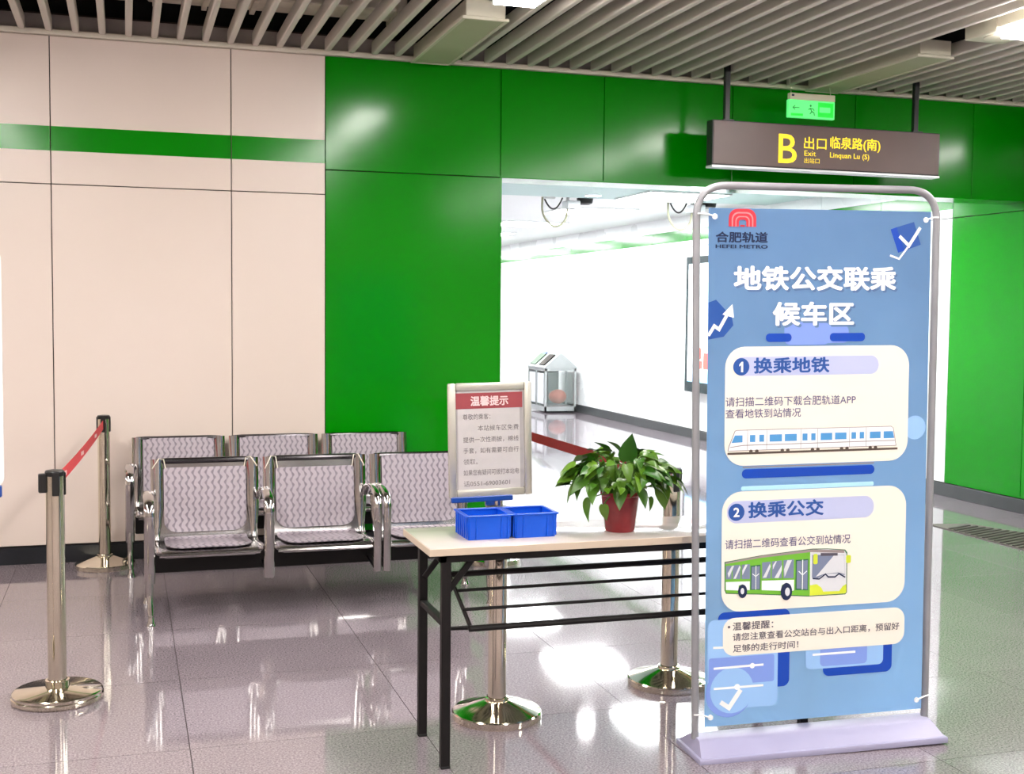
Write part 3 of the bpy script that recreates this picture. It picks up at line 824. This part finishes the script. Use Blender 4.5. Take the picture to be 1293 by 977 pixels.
# ---- notice board cut by the left edge of the frame
sb = thing('sign_board', 'white upright sign board with a blue foot cut off at the left edge', 'sign', (-.745, 4.5, 0), 0)
b_ = B(); 
fr_ = rrect(-.34, .344, .962, 1.775, .03)
v0 = [b_.verts.new((x, -.006, z)) for x, z in fr_]; v1 = [b_.verts.new((x, .006, z)) for x, z in fr_]
b_.faces.new(v0); b_.faces.new(v1[::-1])
for i in range(len(v0)): b_.faces.new((v0[i], v1[i], v1[(i+1) % len(v0)], v0[(i+1) % len(v0)]))
bmesh.ops.recalc_face_normals(b_, faces=b_.faces)
finish(b_, 'board', 'white_print', sb)
b_ = B(); box(b_, -.33, .336, -.012, .012, .925, .965, .003); finish(b_, 'blue_foot', 'blue_bar', sb)
b_ = B(); lathe(b_, [(.17, 0), (.17, .02), (.04, .06), (.022, .07), (.022, .93)], 32); finish(b_, 'post', 'steel', sb)

# ---- blue crates
def crate(label, cx, cy, wx, wy, rz):
    t = thing('blue_crate', label, 'crate', (cx, cy, .776), rz)
    hx, hy, H_ = wx/2, wy/2, .088; th = .004
    b2 = B()
    box(b2, -hx+.006, hx-.006, -hy+.006, hy-.006, 0, .005)
    for s_ in (-1, 1):
        for (ax, bx_, ay, by_) in (((s_*hx-th/2), (s_*hx+th/2), -hy, hy),):
            vs = box(b2, ax, bx_, ay, by_, 0, H_)
            for v in vs:
                if v.co.z < .01: v.co.x -= s_*.006; v.co.y *= (hy-.006)/hy
        vs = box(b2, -hx, hx, s_*hy-th/2, s_*hy+th/2, 0, H_)
        for v in vs:
            if v.co.z < .01: v.co.y -= s_*.006; v.co.x *= (hx-.006)/hx
    finish(b2, 'body', 'blue_plastic', t)
    b2 = B()
    for s_ in (-1, 1):
        box(b2, s_*hx-.007, s_*hx+.007, -hy-.006, hy+.006, H_-.006, H_, .0015)
        box(b2, -hx+.006, hx-.006, s_*hy-.007, s_*hy+.007, H_-.006, H_, .0015)
    finish(b2, 'rim', 'blue_plastic', t)
    n = 6
    def rib(x0, x1, y0, y1):
        b3 = B(); vs = box(b3, x0, x1, y0, y1, .004, H_-.006); finish(b3, 'rib', 'blue_plastic', t)
    for i in range(n):
        y = -hy + .012 + (wy-.024)*i/(n-1)
        for s_ in (-1, 1):
            x = s_*(hx-.001); rib(min(x, x+s_*.004), max(x, x+s_*.004), y-.0025, y+.0025)
    for x in (-hx+.010, -hx+.034, hx-.034, hx-.010):
        for s_ in (-1, 1):
            y = s_*(hy-.001); rib(x-.0025, x+.0025, min(y, y+s_*.004), max(y, y+s_*.004))
    return t
crate('left blue plastic crate with a scrap of white paper inside', 1.221, 4.150, .160, .160, 0)
crate('right blue plastic crate on the white table, nearer the plant', 1.394, 4.150, .158, .160, 0)
b_ = B(); vs = []
for (x, y, z) in ((-.05, -.03, 0), (.05, -.035, .012), (.055, .03, .03), (-.045, .035, .004), (.0, 0, .018)):
    vs.append(b_.verts.new((x, y, z)))
for q in ((0, 1, 4), (1, 2, 4), (2, 3, 4), (3, 0, 4)): b_.faces.new([vs[i] for i in q])
bmesh.ops.solidify(b_, geom=list(b_.faces), thickness=.0006)
pa = finish(b_, 'paper_scrap', 'paper', None, smooth=False, loc=(1.222, 4.165, .7835)); tag(pa, 'crumpled white paper lying in the left blue crate', 'paper')
b_ = B(); vs = [b_.verts.new(p) for p in ((-.05, -.04, 0), (.05, -.05, .004), (.06, .03, .008), (-.04, .045, .002))]; b_.faces.new(vs)
bmesh.ops.solidify(b_, geom=list(b_.faces), thickness=.0006)
pa = finish(b_, 'paper_sheet', 'paper', None, smooth=False, loc=(1.395, 4.155, .7835)); tag(pa, 'flat sheet of paper at the bottom of the right blue crate', 'paper')

# ---- potted pothos
pl = thing('potted_pothos', 'bushy green pothos in a dark red plastic pot on the white table', 'plant', (1.742, 4.125, .776))
b_ = B(); lathe(b_, [(.030, .002), (.052, 0), (.055, .004), (.070, .130), (.074, .134), (.074, .146), (.070, .147), (.067, .130), (.064, .118)], 36, cap=False)
bmesh.ops.contextual_create(b_, geom=[e for e in b_.edges if e.is_boundary and e.verts[0].co.z < .01]); finish(b_, 'pot', 'pot', pl)
b_ = B(); lathe(b_, [(.064, .112), (.064, .118), (.02, .126)], 24); finish(b_, 'soil', 'soil', pl)
def leaf_mesh(L_, W_, fold, curl):
    """heart-shaped leaf, stalk at the origin, pointing +y, top side +z"""
    b2 = B(); prof = [(0, .02), (-.06, .26), (.04, .43), (.2, .5), (.4, .46), (.6, .35), (.8, .18), (.93, .06), (1.0, 0)]
    mid, lft, rgt = [], [], []
    for t_, w_ in prof:
        tt = max(t_, 0); zc = -curl*tt*tt*L_
        mid.append(b2.verts.new((0, tt*L_*(1 if t_ >= 0 else 1), zc)))
        wv = w_*W_; zz = zc + fold*wv
        lft.append(b2.verts.new((-wv, t_*L_, zz))); rgt.append(b2.verts.new((wv, t_*L_, zz)))
    for i in range(len(prof)-1):
        for side, flip in ((lft, False), (rgt, True)):
            q = (mid[i], mid[i+1], side[i+1], side[i])
            try: b2.faces.new(q if not flip else q[::-1])
            except ValueError: pass
    bmesh.ops.remove_doubles(b2, verts=b2.verts, dist=1e-5)
    me = bpy.data.meshes.new('leaf'); b2.to_mesh(me); b2.free(); me.materials.append(M['leaf'])
    me.polygons.foreach_set('use_smooth', [True]*len(me.polygons))
    return me
LM = [leaf_mesh(.085, .062, .35, .25), leaf_mesh(.095, .060, .25, .45), leaf_mesh(.075, .058, .45, .1), leaf_mesh(.082, .050, .2, .7)]
stems = B()
def add_leaf(p, dirv, roll, sc, k, stem_from=None):
    d = Vector(dirv).normalized(); up = Vector((0, 0, 1))
    nrm = (up - d*up.dot(d)); nrm = nrm.normalized() if nrm.length > .05 else Vector((0, -1, 0))
    nrm = Matrix.Rotation(roll, 3, d) @ nrm
    x = d.cross(nrm).normalized(); m_ = Matrix((x, d, nrm)).transposed().to_4x4(); m_.translation = Vector(p)
    o = bpy.data.objects.new('leaf', LM[k]); COL.objects.link(o); o.parent = pl
    o.matrix_local = m_ @ Matrix.Scale(sc, 4)
    s0 = stem_from or (random.uniform(-.035, .035), random.uniform(-.035, .035), .12)
    mid_ = (Vector(s0)+Vector(p))/2 + Vector((0, 0, .035))
    tube(stems, bez(s0, mid_, p, 5), .0022, 5, cap=False)
rnd = random.Random(11)
# shell of the crown: direction-wise leaves, tips out and drooping
for i in range(185):
    az = rnd.uniform(0, 2*PI); el = math.asin(rnd.uniform(-.22, .96)); rr = rnd.uniform(.62, 1.0)
    dx, dy, dz = math.cos(az)*math.cos(el), math.sin(az)*math.cos(el), math.sin(el)
    p = Vector((.195*rr*dx, .165*rr*dy, .195 + .115*rr*dz))
    if p.z < .11 and abs(p.x) < .09: continue
    if p.z < .14: p.z = .14 + rnd.uniform(-.01, .02)
    droop = rnd.uniform(-.75, .15)
    add_leaf(p, (dx+rnd.uniform(-.5, .5), dy+rnd.uniform(-.5, .5), droop+dz*.3), rnd.uniform(-.7, .7), rnd.uniform(.52, .88), rnd.randrange(4))
# the leaves that draw the outline
for p, d, r_, s_, k in [((.01, -.05, .265), (.03, .0, 1), 3.1, 1.22, 0), ((-.05, -.02, .295), (-.5, .1, .2), .3, .8, 1), ((-.12, -.02, .26), (-.25, 0, .55), 1.2, .55, 3),
                        ((-.175, -.03, .20), (-.75, -.1, -.5), .3, .85, 1), ((-.150, -.08, .135), (-.3, -.1, -.9), .2, .98, 0), ((-.105, -.10, .115), (.0, -.1, -1), .6, .75, 3),
                        ((.20, -.03, .19), (.8, -.05, -.35), .2, .9, 1), ((.135, -.09, .175), (-.1, -.1, -.9), .1, 1.05, 0), ((.07, -.10, .135), (.1, -.1, -.8), .1, .7, 2),
                        ((.10, 0, .28), (.7, .1, .15), .2, .6, 3), ((.155, 0, .245), (.9, 0, .0), .3, .7, 3), ((-.19, 0, .235), (-.95, 0, -.1), .2, .75, 3),
                        ((.02, -.12, .165), (.25, -.3, -.7), .2, .95, 2), ((-.045, -.12, .17), (-.3, -.4, -.6), .1, .9, 0), ((.06, -.05, .285), (.5, -.1, .5), .3, .7, 3), ((-.10, -.05, .245), (-.6, -.3, .05), .2, 1.0, 1)]:
    add_leaf(p, d, r_, s_, k)
st_o = finish(stems, 'stems', 'stem', pl); st_o['kind'] = 'stuff'

# ---- banner stand
bn = thing('banner_stand', 'tall blue poster of transfer information in a grey tube frame on a lilac base', 'banner stand', (2.405, 3.845, 0), math.radians(-4))
bn.rotation_euler = (0, math.radians(-.7), math.radians(-4.2))
FW = .472; FT = 2.035
b_ = B()
tube(b_, fillet([(-FW+.01, .0, .06), (-FW, 0, FT), (FW, 0, FT), (FW-.01, 0, .06)], .115, 10), .0135, 14)
finish(b_, 'frame', 'tube_grey', bn)
# lilac plastic foot: sloped front, stepped plinth, raised back ridge
def prism_x(bm_, prof, x0, x1, inset=0.0):
    a = [bm_.verts.new((x0, y, z)) for y, z in prof]; c = [bm_.verts.new((x1, y, z)) for y, z in prof]
    bm_.faces.new(a[::-1]); bm_.faces.new(c)
    for i in range(len(prof)): bm_.faces.new((a[i], a[(i+1) % len(a)], c[(i+1) % len(a)], c[i]))
    bmesh.ops.recalc_face_normals(bm_, faces=bm_.faces)
b_ = B(); vs = box(b_, -.490, .490, -.118, .118, .0, .024, .005, seg=2); finish(b_, 'plinth', 'base_lilac', bn)
b_ = B(); prism_x(b_, [(-.105, .024), (-.045, .064), (-.030, .068), (.030, .068), (.045, .064), (.105, .024)], -.480, .480)
for v in b_.verts:
    if v.co.z > .05: v.co.x *= .965
finish(b_, 'foot', 'base_lilac', bn, angle=20)
PW, PT, PB = .435, 1.955, .105
def pm(u, v): return (-PW + u/1000*1.0, PT - v/1000)      # poster millimetres -> local x,z
YP = -.022
# poster film: slightly wavy sheet with thickness
b_ = B(); nx_, nz_ = 24, 48; grid = []
def wav(x, z): return .0025*math.sin(7*x+3*z)*math.cos(5*z-2*x)
for i in range(nz_+1):
    z = PB + (PT-PB)*i/nz_
    grid.append([b_.verts.new((-PW+2*PW*j/nx_, YP, z)) for j in range(nx_+1)])
for i in range(nz_):
    for j in range(nx_): b_.faces.new((grid[i][j], grid[i][j+1], grid[i+1][j+1], grid[i+1][j]))
bmesh.ops.solidify(b_, geom=list(b_.faces), thickness=-.002)
po = finish(b_, 'poster', 'poster', bn, smooth=False)
for sx in (-1, 1):
    for z in (PT-.03, PB+.035):
        b_ = B(); tube(b_, [(sx*(PW-.022), YP-.001, z), (sx*(PW-.022), YP-.004, z)], .010, 14); finish(b_, 'eyelet', 'p_white', bn)
        b_ = B(); tube(b_, fillet([(sx*(PW-.022), YP-.004, z), (sx*(PW+.01), YP, z+.01), (sx*FW, -.012, z+.01)], .02, 4), .003, 6); finish(b_, 'tie', 'p_white', bn)
def lay(n): return YP - .0014 - .0005*n
def shape(name, polys, m, layer):
    for q in polys:
        b2 = B(); flat_poly(b2, [pm(*p) for p in q], lay(layer)); bmesh.ops.triangulate(b2, faces=b2.faces)
        o = finish(b2, name, m, po, smooth=False)
    return o
def rr_(x0, y0, x1, y1, r): return [(p[0], p[1]) for p in rrect(x0, x1, y0, y1, r)]
def disc(x, y, r, n=28): return [(x+r*math.cos(2*PI*k/n), y+r*math.sin(2*PI*k/n)) for k in range(n)]
def txt(body, x0, y0, x1, y1, m, layer, bold=0.0, slant=0.0, name='lettering'):
    a = pm(x0, y1); c = pm(x1, y0)
    return lettering(name, body, a[0], c[0], a[1], c[1], lay(layer), m, po, bold, slant)
# decoration behind the cards
shape('blue_window_shape', [rr_(48, 1436, 328, 1722, 26)], 'p_deep', 0)
shape('pale_window_shape', [rr_(8, 1462, 282, 1790, 26)], 'p_glass', .5)
shape('violet_window_shape', [rr_(14, 1600, 268, 1700, 8)], 'p_glass2', .9)
shape('blue_window_shape', [rr_(462, 1500, 742, 1698, 26)], 'p_deep', 0)
shape('pale_window_shape', [rr_(392, 1480, 706, 1668, 20)], 'p_glass', .5)
shape('violet_window_shape', [rr_(450, 1560, 640, 1660, 16)], 'p_glass2', .9)
shape('disc_shape', [disc(92, 1730, 90)], 'p_glass2', 1.1)
shape('disc_shape', [disc(104, 1722, 84)], 'p_glass', 1.3)
shape('white_strokes', stroke([(30, 1562), (90, 1564)], 8) + stroke([(33, 1638), (226, 1636)], 8) + stroke([(34, 1712), (226, 1712)], 8) + stroke([(420, 1614), (592, 1614)], 8), 'p_white', 1.5)
shape('slider_knob', [disc(182, 1637, 10, 14), disc(124, 1711, 11, 14)], 'p_white', 1.7)
shape('check_mark', stroke([(60, 1762), (93, 1785), (138, 1722)], 17), 'p_white', 1.7)
shape('blue_block_shape', [[(706, 66), (738, 150), (764, 142), (730, 58)]], 'p_deep', 0)
shape('blue_block_shape', [[(730, 58), (764, 142), (829, 120), (800, 38)]], 'p_blue', 0)
shape('check_mark', stroke([(742, 90), (781, 124), (826, 58)], 12), 'p_white', 1)
shape('white_squiggle', stroke([(776, 130), (742, 172), (705, 160)], 7), 'p_white', 1.3)
shape('blue_disc_shape', [disc(44, 390, 58)[0:28]], 'p_blue', 0) if False else shape('blue_disc_shape', [[(2, 460), (2, 330), (30, 320), (55, 345), (90, 380), (96, 410), (60, 450)]], 'p_blue', 0)
shape('arrow_shape', stroke([(2, 446), (24, 412), (42, 424), (76, 366)], 12), 'p_white', 1)
shape('arrow_head', [[(54, 372), (92, 335), (98, 384)]], 'p_white', 1.3)
shape('violet_ticket_shape', [rr_(292, 400, 470, 482, 24)], 'p_glass2', 0)
shape('violet_ticket_shape', [rr_(400, 412, 545, 476, 22)], 'p_glass2', .4)
shape('blue_bar_shape', [rr_(221, 440, 320, 470, 14), rr_(470, 440, 610, 470, 14)], 'p_deep', 1)
shape('blue_disc_shape', [disc(820, 790, 44)], 'p_glass', 0)
# logo: nested arches
lg_ = []
cx, bot = 127, 64
def arch(w0, w1, top0, top1):
    """one arch band as quads between an outer and an inner rounded outline"""
    def outl(w_, top):
        r = w_*.62; pts = [(cx-w_, bot), (cx-w_, top+r)]
        pts += [(cx-w_+r - r*math.cos(a*PI/12), top+r - r*math.sin(a*PI/12)) for a in range(1, 7)]
        pts += [(cx+w_-r + r*math.sin(a*PI/12), top+r - r*math.cos(a*PI/12)) for a in range(0, 6)]
        pts += [(cx+w_, top+r), (cx+w_, bot)]; return pts
    a, c = outl(w0, top0), outl(w1, top1)
    return [a + c[::-1]]
shape('emblem_arch', arch(52, 41, 2, 13), 'p_red', 1)
shape('emblem_arch', arch(41, 36, 13, 18), 'p_redlight', 1)
shape('emblem_arch', arch(36, 27, 18, 27), 'p_red', 1)
shape('emblem_arch', arch(27, 23, 27, 31), 'p_redlight', 1)
shape('emblem_arch', arch(23, 14, 31, 40), 'p_red', 1)
shape('emblem_block', [rr_(cx-9, 58, cx+9, 64, 1)], 'p_red', 1)
txt('合肥轨道', 26, 82, 224, 120, 'p_navy', 1, .03)
txt('HEFEI METRO', 26, 127, 224, 140, 'p_navy', 1, .03)
for dx, dy, m_, ly in ((7, 7, 'p_shadow', 1), (0, 0, 'p_white', 2)):
    txt('地铁公交联乘', 95+dx, 200+dy, 732+dx, 288+dy, m_, ly, .036)
    txt('候车区', 245+dx, 327+dy, 565+dx, 413+dy, m_, ly, .036)
# card 1
shape('info_card', [rr_(66, 486, 790, 910, 74)], 'card', 2)
shape('heading_pill', [rr_(99, 522, 667, 590, 33)], 'p_pill', 3)
shape('number_disc', [disc(127, 557, 31)], 'p_blue', 4)
shape('numeral_one', [[(119, 549), (128, 539), (134, 539), (134, 576), (126, 576), (126, 551), (119, 556)]], 'p_white', 5)
txt('换乘地铁', 174, 525, 470, 582, 'p_blue', 4, .03)
txt('请扫描二维码下载合肥轨道APP', 69, 664, 577, 698, 'p_ink', 3, .008)
txt('查看地铁到站情况', 69, 707, 360, 740, 'p_ink', 3, .008)
def T(x, y): return (107+(x-110)*.568, 785+(y-82)*.49)
def R4(f, a, b__, c, d): return [f(a, b__), f(c, b__), f(c, d), f(a, d)]
body = [T(*p) for p in [(110, 84), (125, 80), (1190, 80), (1204, 90), (1226, 220), (64, 224), (72, 190)]]
shape('train_outline', [[T(*p) for p in [(106, 80), (124, 75), (1192, 75), (1209, 88), (1232, 225), (58, 229), (66, 190)]]], 'p_line', 3)
shape('train_body', [body], 'p_body', 4)
shape('train_window', [[T(*p) for p in [(106, 114), (158, 114), (158, 165), (84, 168)]], R4(T, 342, 114, 426, 166), R4(T, 446, 114, 528, 166), R4(T, 694, 114, 774, 166), R4(T, 794, 114, 874, 164),
      R4(T, 1040, 114, 1116, 164), [T(*p) for p in [(1138, 114), (1204, 114), (1214, 166), (1138, 166)]], R4(T, 208, 114, 244, 165), R4(T, 272, 114, 304, 165), R4(T, 568, 114, 602, 165), R4(T, 628, 114, 658, 165),
      R4(T, 910, 114, 942, 163), R4(T, 968, 114, 998, 163)], 'p_win', 5)
shape('train_line', sum([stroke([T(x, 82), T(x, 222)], 1.6) for x in (192, 322, 556, 672, 896, 1014)], []) + stroke([T(76, 200), T(160, 188), T(1218, 184)], 2.6), 'p_line', 5)
shape('train_wheel', [disc(*T(x, 234), 7, 12) for x in (216, 256, 430, 468, 638, 676, 842, 880, 1044, 1082)], 'p_track', 4)
shape('train_track', [R4(T, 58, 238, 1240, 254)], 'p_track', 4)
shape('grey_line', [R4(lambda a, c: (a, c), 137, 914, 655, 918)], 'p_line', 1)
shape('blue_bar_shape', [rr_(134, 923, 657, 956, 16)], 'p_deep', 1)
shape('cyan_line', [rr_(132, 984, 655, 1000, 6)], 'p_cyan', 1)
# card 2
shape('info_card', [rr_(59, 1002, 789, 1436, 74)], 'card', 2)
shape('heading_pill', [rr_(78, 1036, 657, 1116, 38)], 'p_pill', 3)
shape('number_disc', [disc(114, 1076, 31)], 'p_blue', 4)
txt('2', 102, 1059, 126, 1093, 'p_white', 5, .03)
txt('换乘公交', 159, 1041, 455, 1100, 'p_blue', 4, .03)
txt('请扫描二维码查看公交到站情况', 72, 1174, 564, 1208, 'p_ink', 3, .008)
def U(x, y): return (73+(x-120)*.4533, 1227+(y-60)*.412-(1170-x)*.0105)
PU = lambda pts: [U(*p) for p in pts]
shape('bus_outline', [PU([(114, 150), (430, 100), (870, 54), (1000, 56), (1158, 70), (1178, 96), (1180, 455), (1165, 474), (838, 480), (425, 448), (130, 430), (116, 400)])], 'p_dkgreen', 3)
shape('bus_body', [PU([(122, 156), (430, 106), (850, 62), (850, 474), (430, 440), (134, 422), (122, 400)])], 'p_green', 4)
shape('bus_front', [PU([(850, 62), (1000, 62), (1150, 76), (1170, 110), (1172, 455), (1160, 466), (850, 474)])], 'p_pale', 4)
shape('bus_roof', [PU([(122, 156), (430, 104), (870, 60), (1150, 74), (1150, 100), (850, 84), (430, 122), (122, 168)])], 'p_line', 5)
shape('bus_window', [PU([(126, 186), (174, 182), (174, 302), (126, 302)]), PU([(182, 181), (250, 178), (250, 304), (182, 302)]), PU([(260, 178), (330, 174), (330, 306), (260, 304)]),
      PU([(434, 164), (508, 158), (508, 306), (434, 306)]), PU([(518, 157), (604, 150), (604, 308), (518, 306)]), PU([(618, 150), (708, 142), (708, 312), (618, 308)]),
      PU([(868, 110), (1150, 116), (1156, 300), (1100, 280), (980, 284), (920, 318), (868, 314)])], 'p_buswin', 5)
shape('bus_glint', [PU([(140, 250), (176, 186), (196, 184), (150, 290)]), PU([(190, 300), (240, 184), (250, 200), (210, 300)]), PU([(264, 230), (290, 178), (310, 178), (266, 270)]),
      PU([(440, 298), (500, 176), (508, 200), (470, 298)]), PU([(526, 190), (548, 156), (560, 156), (526, 230)]), PU([(540, 304), (604, 190), (604, 236), (576, 306)]), PU([(622, 230), (650, 150), (690, 150), (628, 300)]),
      PU([(900, 306), (1060, 116), (1148, 118), (1154, 290), (1100, 274), (980, 280)])], 'p_pale', 6)
shape('bus_lower_side', [PU([(126, 326), (330, 326), (330, 404), (290, 404), (270, 350), (236, 360), (232, 404), (128, 396)]), PU([(432, 324), (712, 326), (712, 420), (690, 426), (676, 366), (640, 350), (606, 370), (598, 420), (432, 408)])], 'p_body', 5)
shape('bus_door', [PU([(336, 190), (420, 182), (420, 404), (336, 402)]), PU([(724, 150), (834, 144), (834, 424), (724, 418)])], 'p_dkgreen', 5)
shape('bus_door_glass', [PU([(344, 200), (374, 198), (374, 396), (344, 396)]), PU([(386, 198), (414, 194), (414, 398), (386, 396)]), PU([(734, 160), (774, 158), (774, 408), (734, 404)]), PU([(790, 158), (828, 154), (828, 416), (790, 410)])], 'p_buswin', 6)
shape('bus_door_line', stroke([U(380, 192), U(380, 400)], 3) + stroke([U(783, 150), U(783, 415)], 4) + stroke([U(350, 260), U(380, 285), U(408, 260)], 2.5) + stroke([U(750, 250), U(783, 285), U(822, 250)], 3), 'p_body', 7)
shape('bus_wheel', [[U(x+r*.8*math.cos(a*PI/12), y+r*1.25*math.sin(a*PI/12)) for a in range(24)] for x, y, r in ((268, 412, 48), (645, 428, 62))], 'p_navy', 7)
shape('bus_hub', [[U(x+r*.7*math.cos(a*PI/12), y+r*1.25*math.sin(a*PI/12)) for a in range(24)] for x, y, r in ((266, 410, 22), (654, 430, 30))], 'p_pale', 8)
shape('bus_bumper', [PU([(850, 380), (910, 372), (950, 404), (968, 440), (1110, 440), (1140, 396), (1170, 380), (1172, 450), (1160, 464), (850, 472)])], 'p_lime', 6)
shape('bus_wiper', stroke([U(872, 320), U(930, 326), U(985, 284), U(1010, 310), U(1070, 312), U(1104, 284), U(1160, 318)], 5), 'p_navy', 7)
shape('bus_mirror', [rr_(*U(876, 102), *U(914, 192), 6), rr_(*U(1166, 120), *U(1208, 190), 6)], 'p_lime', 7)
shape('bus_display', [PU([(940, 94), (1090, 98), (1090, 122), (940, 120)])], 'p_ink2', 7)
# card 3
shape('info_card', [rr_(67, 1458, 791, 1596, 44)], 'card', 2)
shape('bullet_dot', [disc(90, 1490, 5, 12)], 'p_ink2', 3)
txt('温馨提醒：', 104, 1474, 262, 1504, 'p_ink2', 3, .012)
txt('请您注意查看公交站台与出入口距离，预留好', 105, 1514, 770, 1543, 'p_ink2', 3, .012)
txt('足够的走行时间！', 106, 1556, 362, 1584, 'p_ink2', 3, .012)

# ---- recycling bin in the corridor
bi = thing('recycling_bin', 'pale metal recycling bin with a gabled top against the corridor wall', 'bin', (6.53, 18.35, 0), 0)
b_ = B(); X0, X1, Y0, Y1 = -.26, .26, -.42, .42
for x in (X0, X1-.03):
    for y in (Y0, Y1-.03, -.015): box(b_, x, x+.03, y, y+.03, 0.03, .70)
box(b_, X0, X1, Y0, Y1, .03, .10); box(b_, X0+.01, X1-.01, Y1-.02, Y1, .1, .7); box(b_, X0, X1, Y0, Y1, .66, .70)
finish(b_, 'frame', 'bin', bi, smooth=False)
b_ = B(); q0 = [(X0-.01, .70), (X1+.01, .70), (X1+.01, .72), (.02, .93), (-.02, .93), (X0-.01, .72)]
a = [b_.verts.new((x, Y0-.01, z)) for x, z in q0]; c = [b_.verts.new((x, Y1+.01, z)) for x, z in q0]
b_.faces.new(a); b_.faces.new(c[::-1])
for i in range(6): b_.faces.new((a[i], c[i], c[(i+1) % 6], a[(i+1) % 6]))
bmesh.ops.recalc_face_normals(b_, faces=b_.faces); finish(b_, 'gable_lid', 'bin', bi, smooth=False)
b_ = B(); box(b_, X0+.05, X1-.05, Y0+.004, Y0+.010, .13, .64); finish(b_, 'clear_panel', 'bin_clear', bi, smooth=False)
for y in (-.36, .04):
    b_ = B(); box(b_, X0-.006, X0+.004, y, y+.30, .14, .62, .004); finish(b_, 'door_panel', 'bin_white', bi, smooth=False)
slope = math.atan2(.21, .24)
for y, mm in ((-.33, 'bin_dark'), (-.33, 'bin_dark'), (.10, 'bin_greenslot')):
    m_ = Matrix.Translation((-.145, 0, .828)) @ Matrix.Rotation(-slope, 4, 'Y')
    b_ = B(); box(b_, -.13, .12, y, y+.26, .0, .016, .004, m_); finish(b_, 'slot_flap', mm, bi, smooth=False)
m_ = Matrix.Translation((-.05, 0, .915)) @ Matrix.Rotation(-slope, 4, 'Y')
b_ = B(); box(b_, -.03, .03, .12, .30, 0, .012, .004, m_); finish(b_, 'slot_flap', 'bin_blueslot', bi, smooth=False)
b_ = B(); bmesh.ops.create_icosphere(b_, subdivisions=3, radius=.15)
for v in b_.verts:
    n_ = .75+.35*math.sin(9*v.co.x+3)*math.cos(11*v.co.z)+.1*math.sin(20*v.co.y); v.co = v.co*(.8+.2*n_); v.co.z *= .8
rb = finish(b_, 'refuse_bag', 'bin_red', None, loc=(6.56, 18.12, .245)); tag(rb, 'crumpled red bag inside the recycling bin', 'bag')

# ---- wall display in the corridor
ds = thing('wall_display', 'tall black-framed lit advertising display on the white corridor wall', 'display', (XR-.001, 13.45, .60))
b_ = B(); box(b_, -.09, 0, -.55, .55, 0, 1.69, .006); finish(b_, 'case', 'screen_frame', ds)
b_ = B(); box(b_, -.093, -.088, -.47, .47, .13, 1.60)
sm = mat('display_picture', (.9, .95, 1), .2); N_, L__, bb = nodes(sm)
tcn = N_.new('ShaderNodeTexCoord'); sxn = N_.new('ShaderNodeSeparateXYZ'); L__.new(tcn.outputs['Object'], sxn.inputs[0])
rp = N_.new('ShaderNodeValToRGB'); e_ = rp.color_ramp.elements
e_[0].position = .10; e_[0].color = (.08, .50, .95, 1); e_[1].position = .28; e_[1].color = (.88, .95, 1, 1)
L__.new(sxn.outputs['Z'], rp.inputs[0]); L__.new(rp.outputs[0], bb.inputs['Base Color']); L__.new(rp.outputs[0], bb.inputs['Emission Color']); bb.inputs['Emission Strength'].default_value = 1.0
finish(b_, 'screen', sm, ds, smooth=False)
b_ = B()
for y0, z0, z1 in ((.05, .30, .40), (.08, .42, .56), (-.1, .3, .5)): box(b_, -.0945, -.0932, y0, y0+.13, z0, z1, .0)
finish(b_, 'red_picture', mat('display_red', (.9, .12, .10), .4, emit=.5), ds, smooth=False)

# ---- surveillance cameras with hanging conduit loops
def cctv(label, loc, s_):
    t = thing('security_camera', label, 'security camera', loc)
    b2 = B(); box(b2, -.14*s_, -.02*s_, -.05, .05, -.03, 0, .006); box(b2, .13*s_, .155*s_, -.02, .02, -.10, 0, .004); finish(b2, 'mount', 'corr_ceil', t)
    b2 = B(); tube(b2, fillet([(-.15*s_, 0, -.01), (-.155*s_, 0, -.20), (-.02*s_, 0, -.34), (.12*s_, 0, -.27), (.14*s_, 0, -.12)], .12, 8), .012, 8); finish(b2, 'conduit_loop', 'cream_plastic', t)
    b2 = B(); tube(b2, bez((-.13*s_, 0, -.02), (-.02*s_, 0, -.25), (.08*s_, 0, -.01), 12), .009, 8); finish(b2, 'cable', 'black_plastic', t)
    b2 = B(); box(b2, .09*s_, .24*s_, -.14, .06, -.13, -.045, .012, seg=2); finish(b2, 'body', 'bin_white', t)
    b2 = B(); lathe(b2, [(.05, -.075), (.082, -.06), (.09, -.02), (.09, -.005)], 24, cx=.34*s_, cy=0); finish(b2, 'dome', 'black_plastic', t)
    return t
cctv('security camera with cable loop on the corridor ceiling, nearer the left jamb', (4.46, 12.48, CZ+.03), 1.0)
cctv('security camera with cable loop on the corridor ceiling beside the banner top', (5.90, 12.38, CZ+.03), 1.0)

# ---- floor grating at the right
gr = thing('floor_grating', 'dark slotted floor grating by the foot of the right wall', 'grating', (5.80, 6.2, 0), 0)
GW, GL = .46, 1.45
b_ = B(); 
pts = [(0, -1.4), (GW, -1.4), (GW, 1.03), (.31, 1.46), (.0, 1.54)]
v0 = [b_.verts.new((x, y, .002)) for x, y in pts]; b_.faces.new(v0); ex_ = bmesh.ops.extrude_face_region(b_, geom=list(b_.faces))
for v in [g_ for g_ in ex_['geom'] if isinstance(g_, bmesh.types.BMVert)]: v.co.z = .006
bmesh.ops.recalc_face_normals(b_, faces=b_.faces)
finish(b_, 'base_mat', 'grate_base', gr, smooth=False)
for k in range(46):
    y = -1.36 + k*.062
    x0, x1 = .012, GW-.012; dy = .16
    if y+dy > 1.03: x1 = min(x1, .44-(y+dy-1.03)*.42)
    if y + dy > 1.50: continue
    b_ = B(); bar(b_, (x0, y, .009), (x1, y+dy*(x1-x0)/GW, .009), .022, .008, .001); finish(b_, 'grating_bar', 'grate', gr, smooth=False)
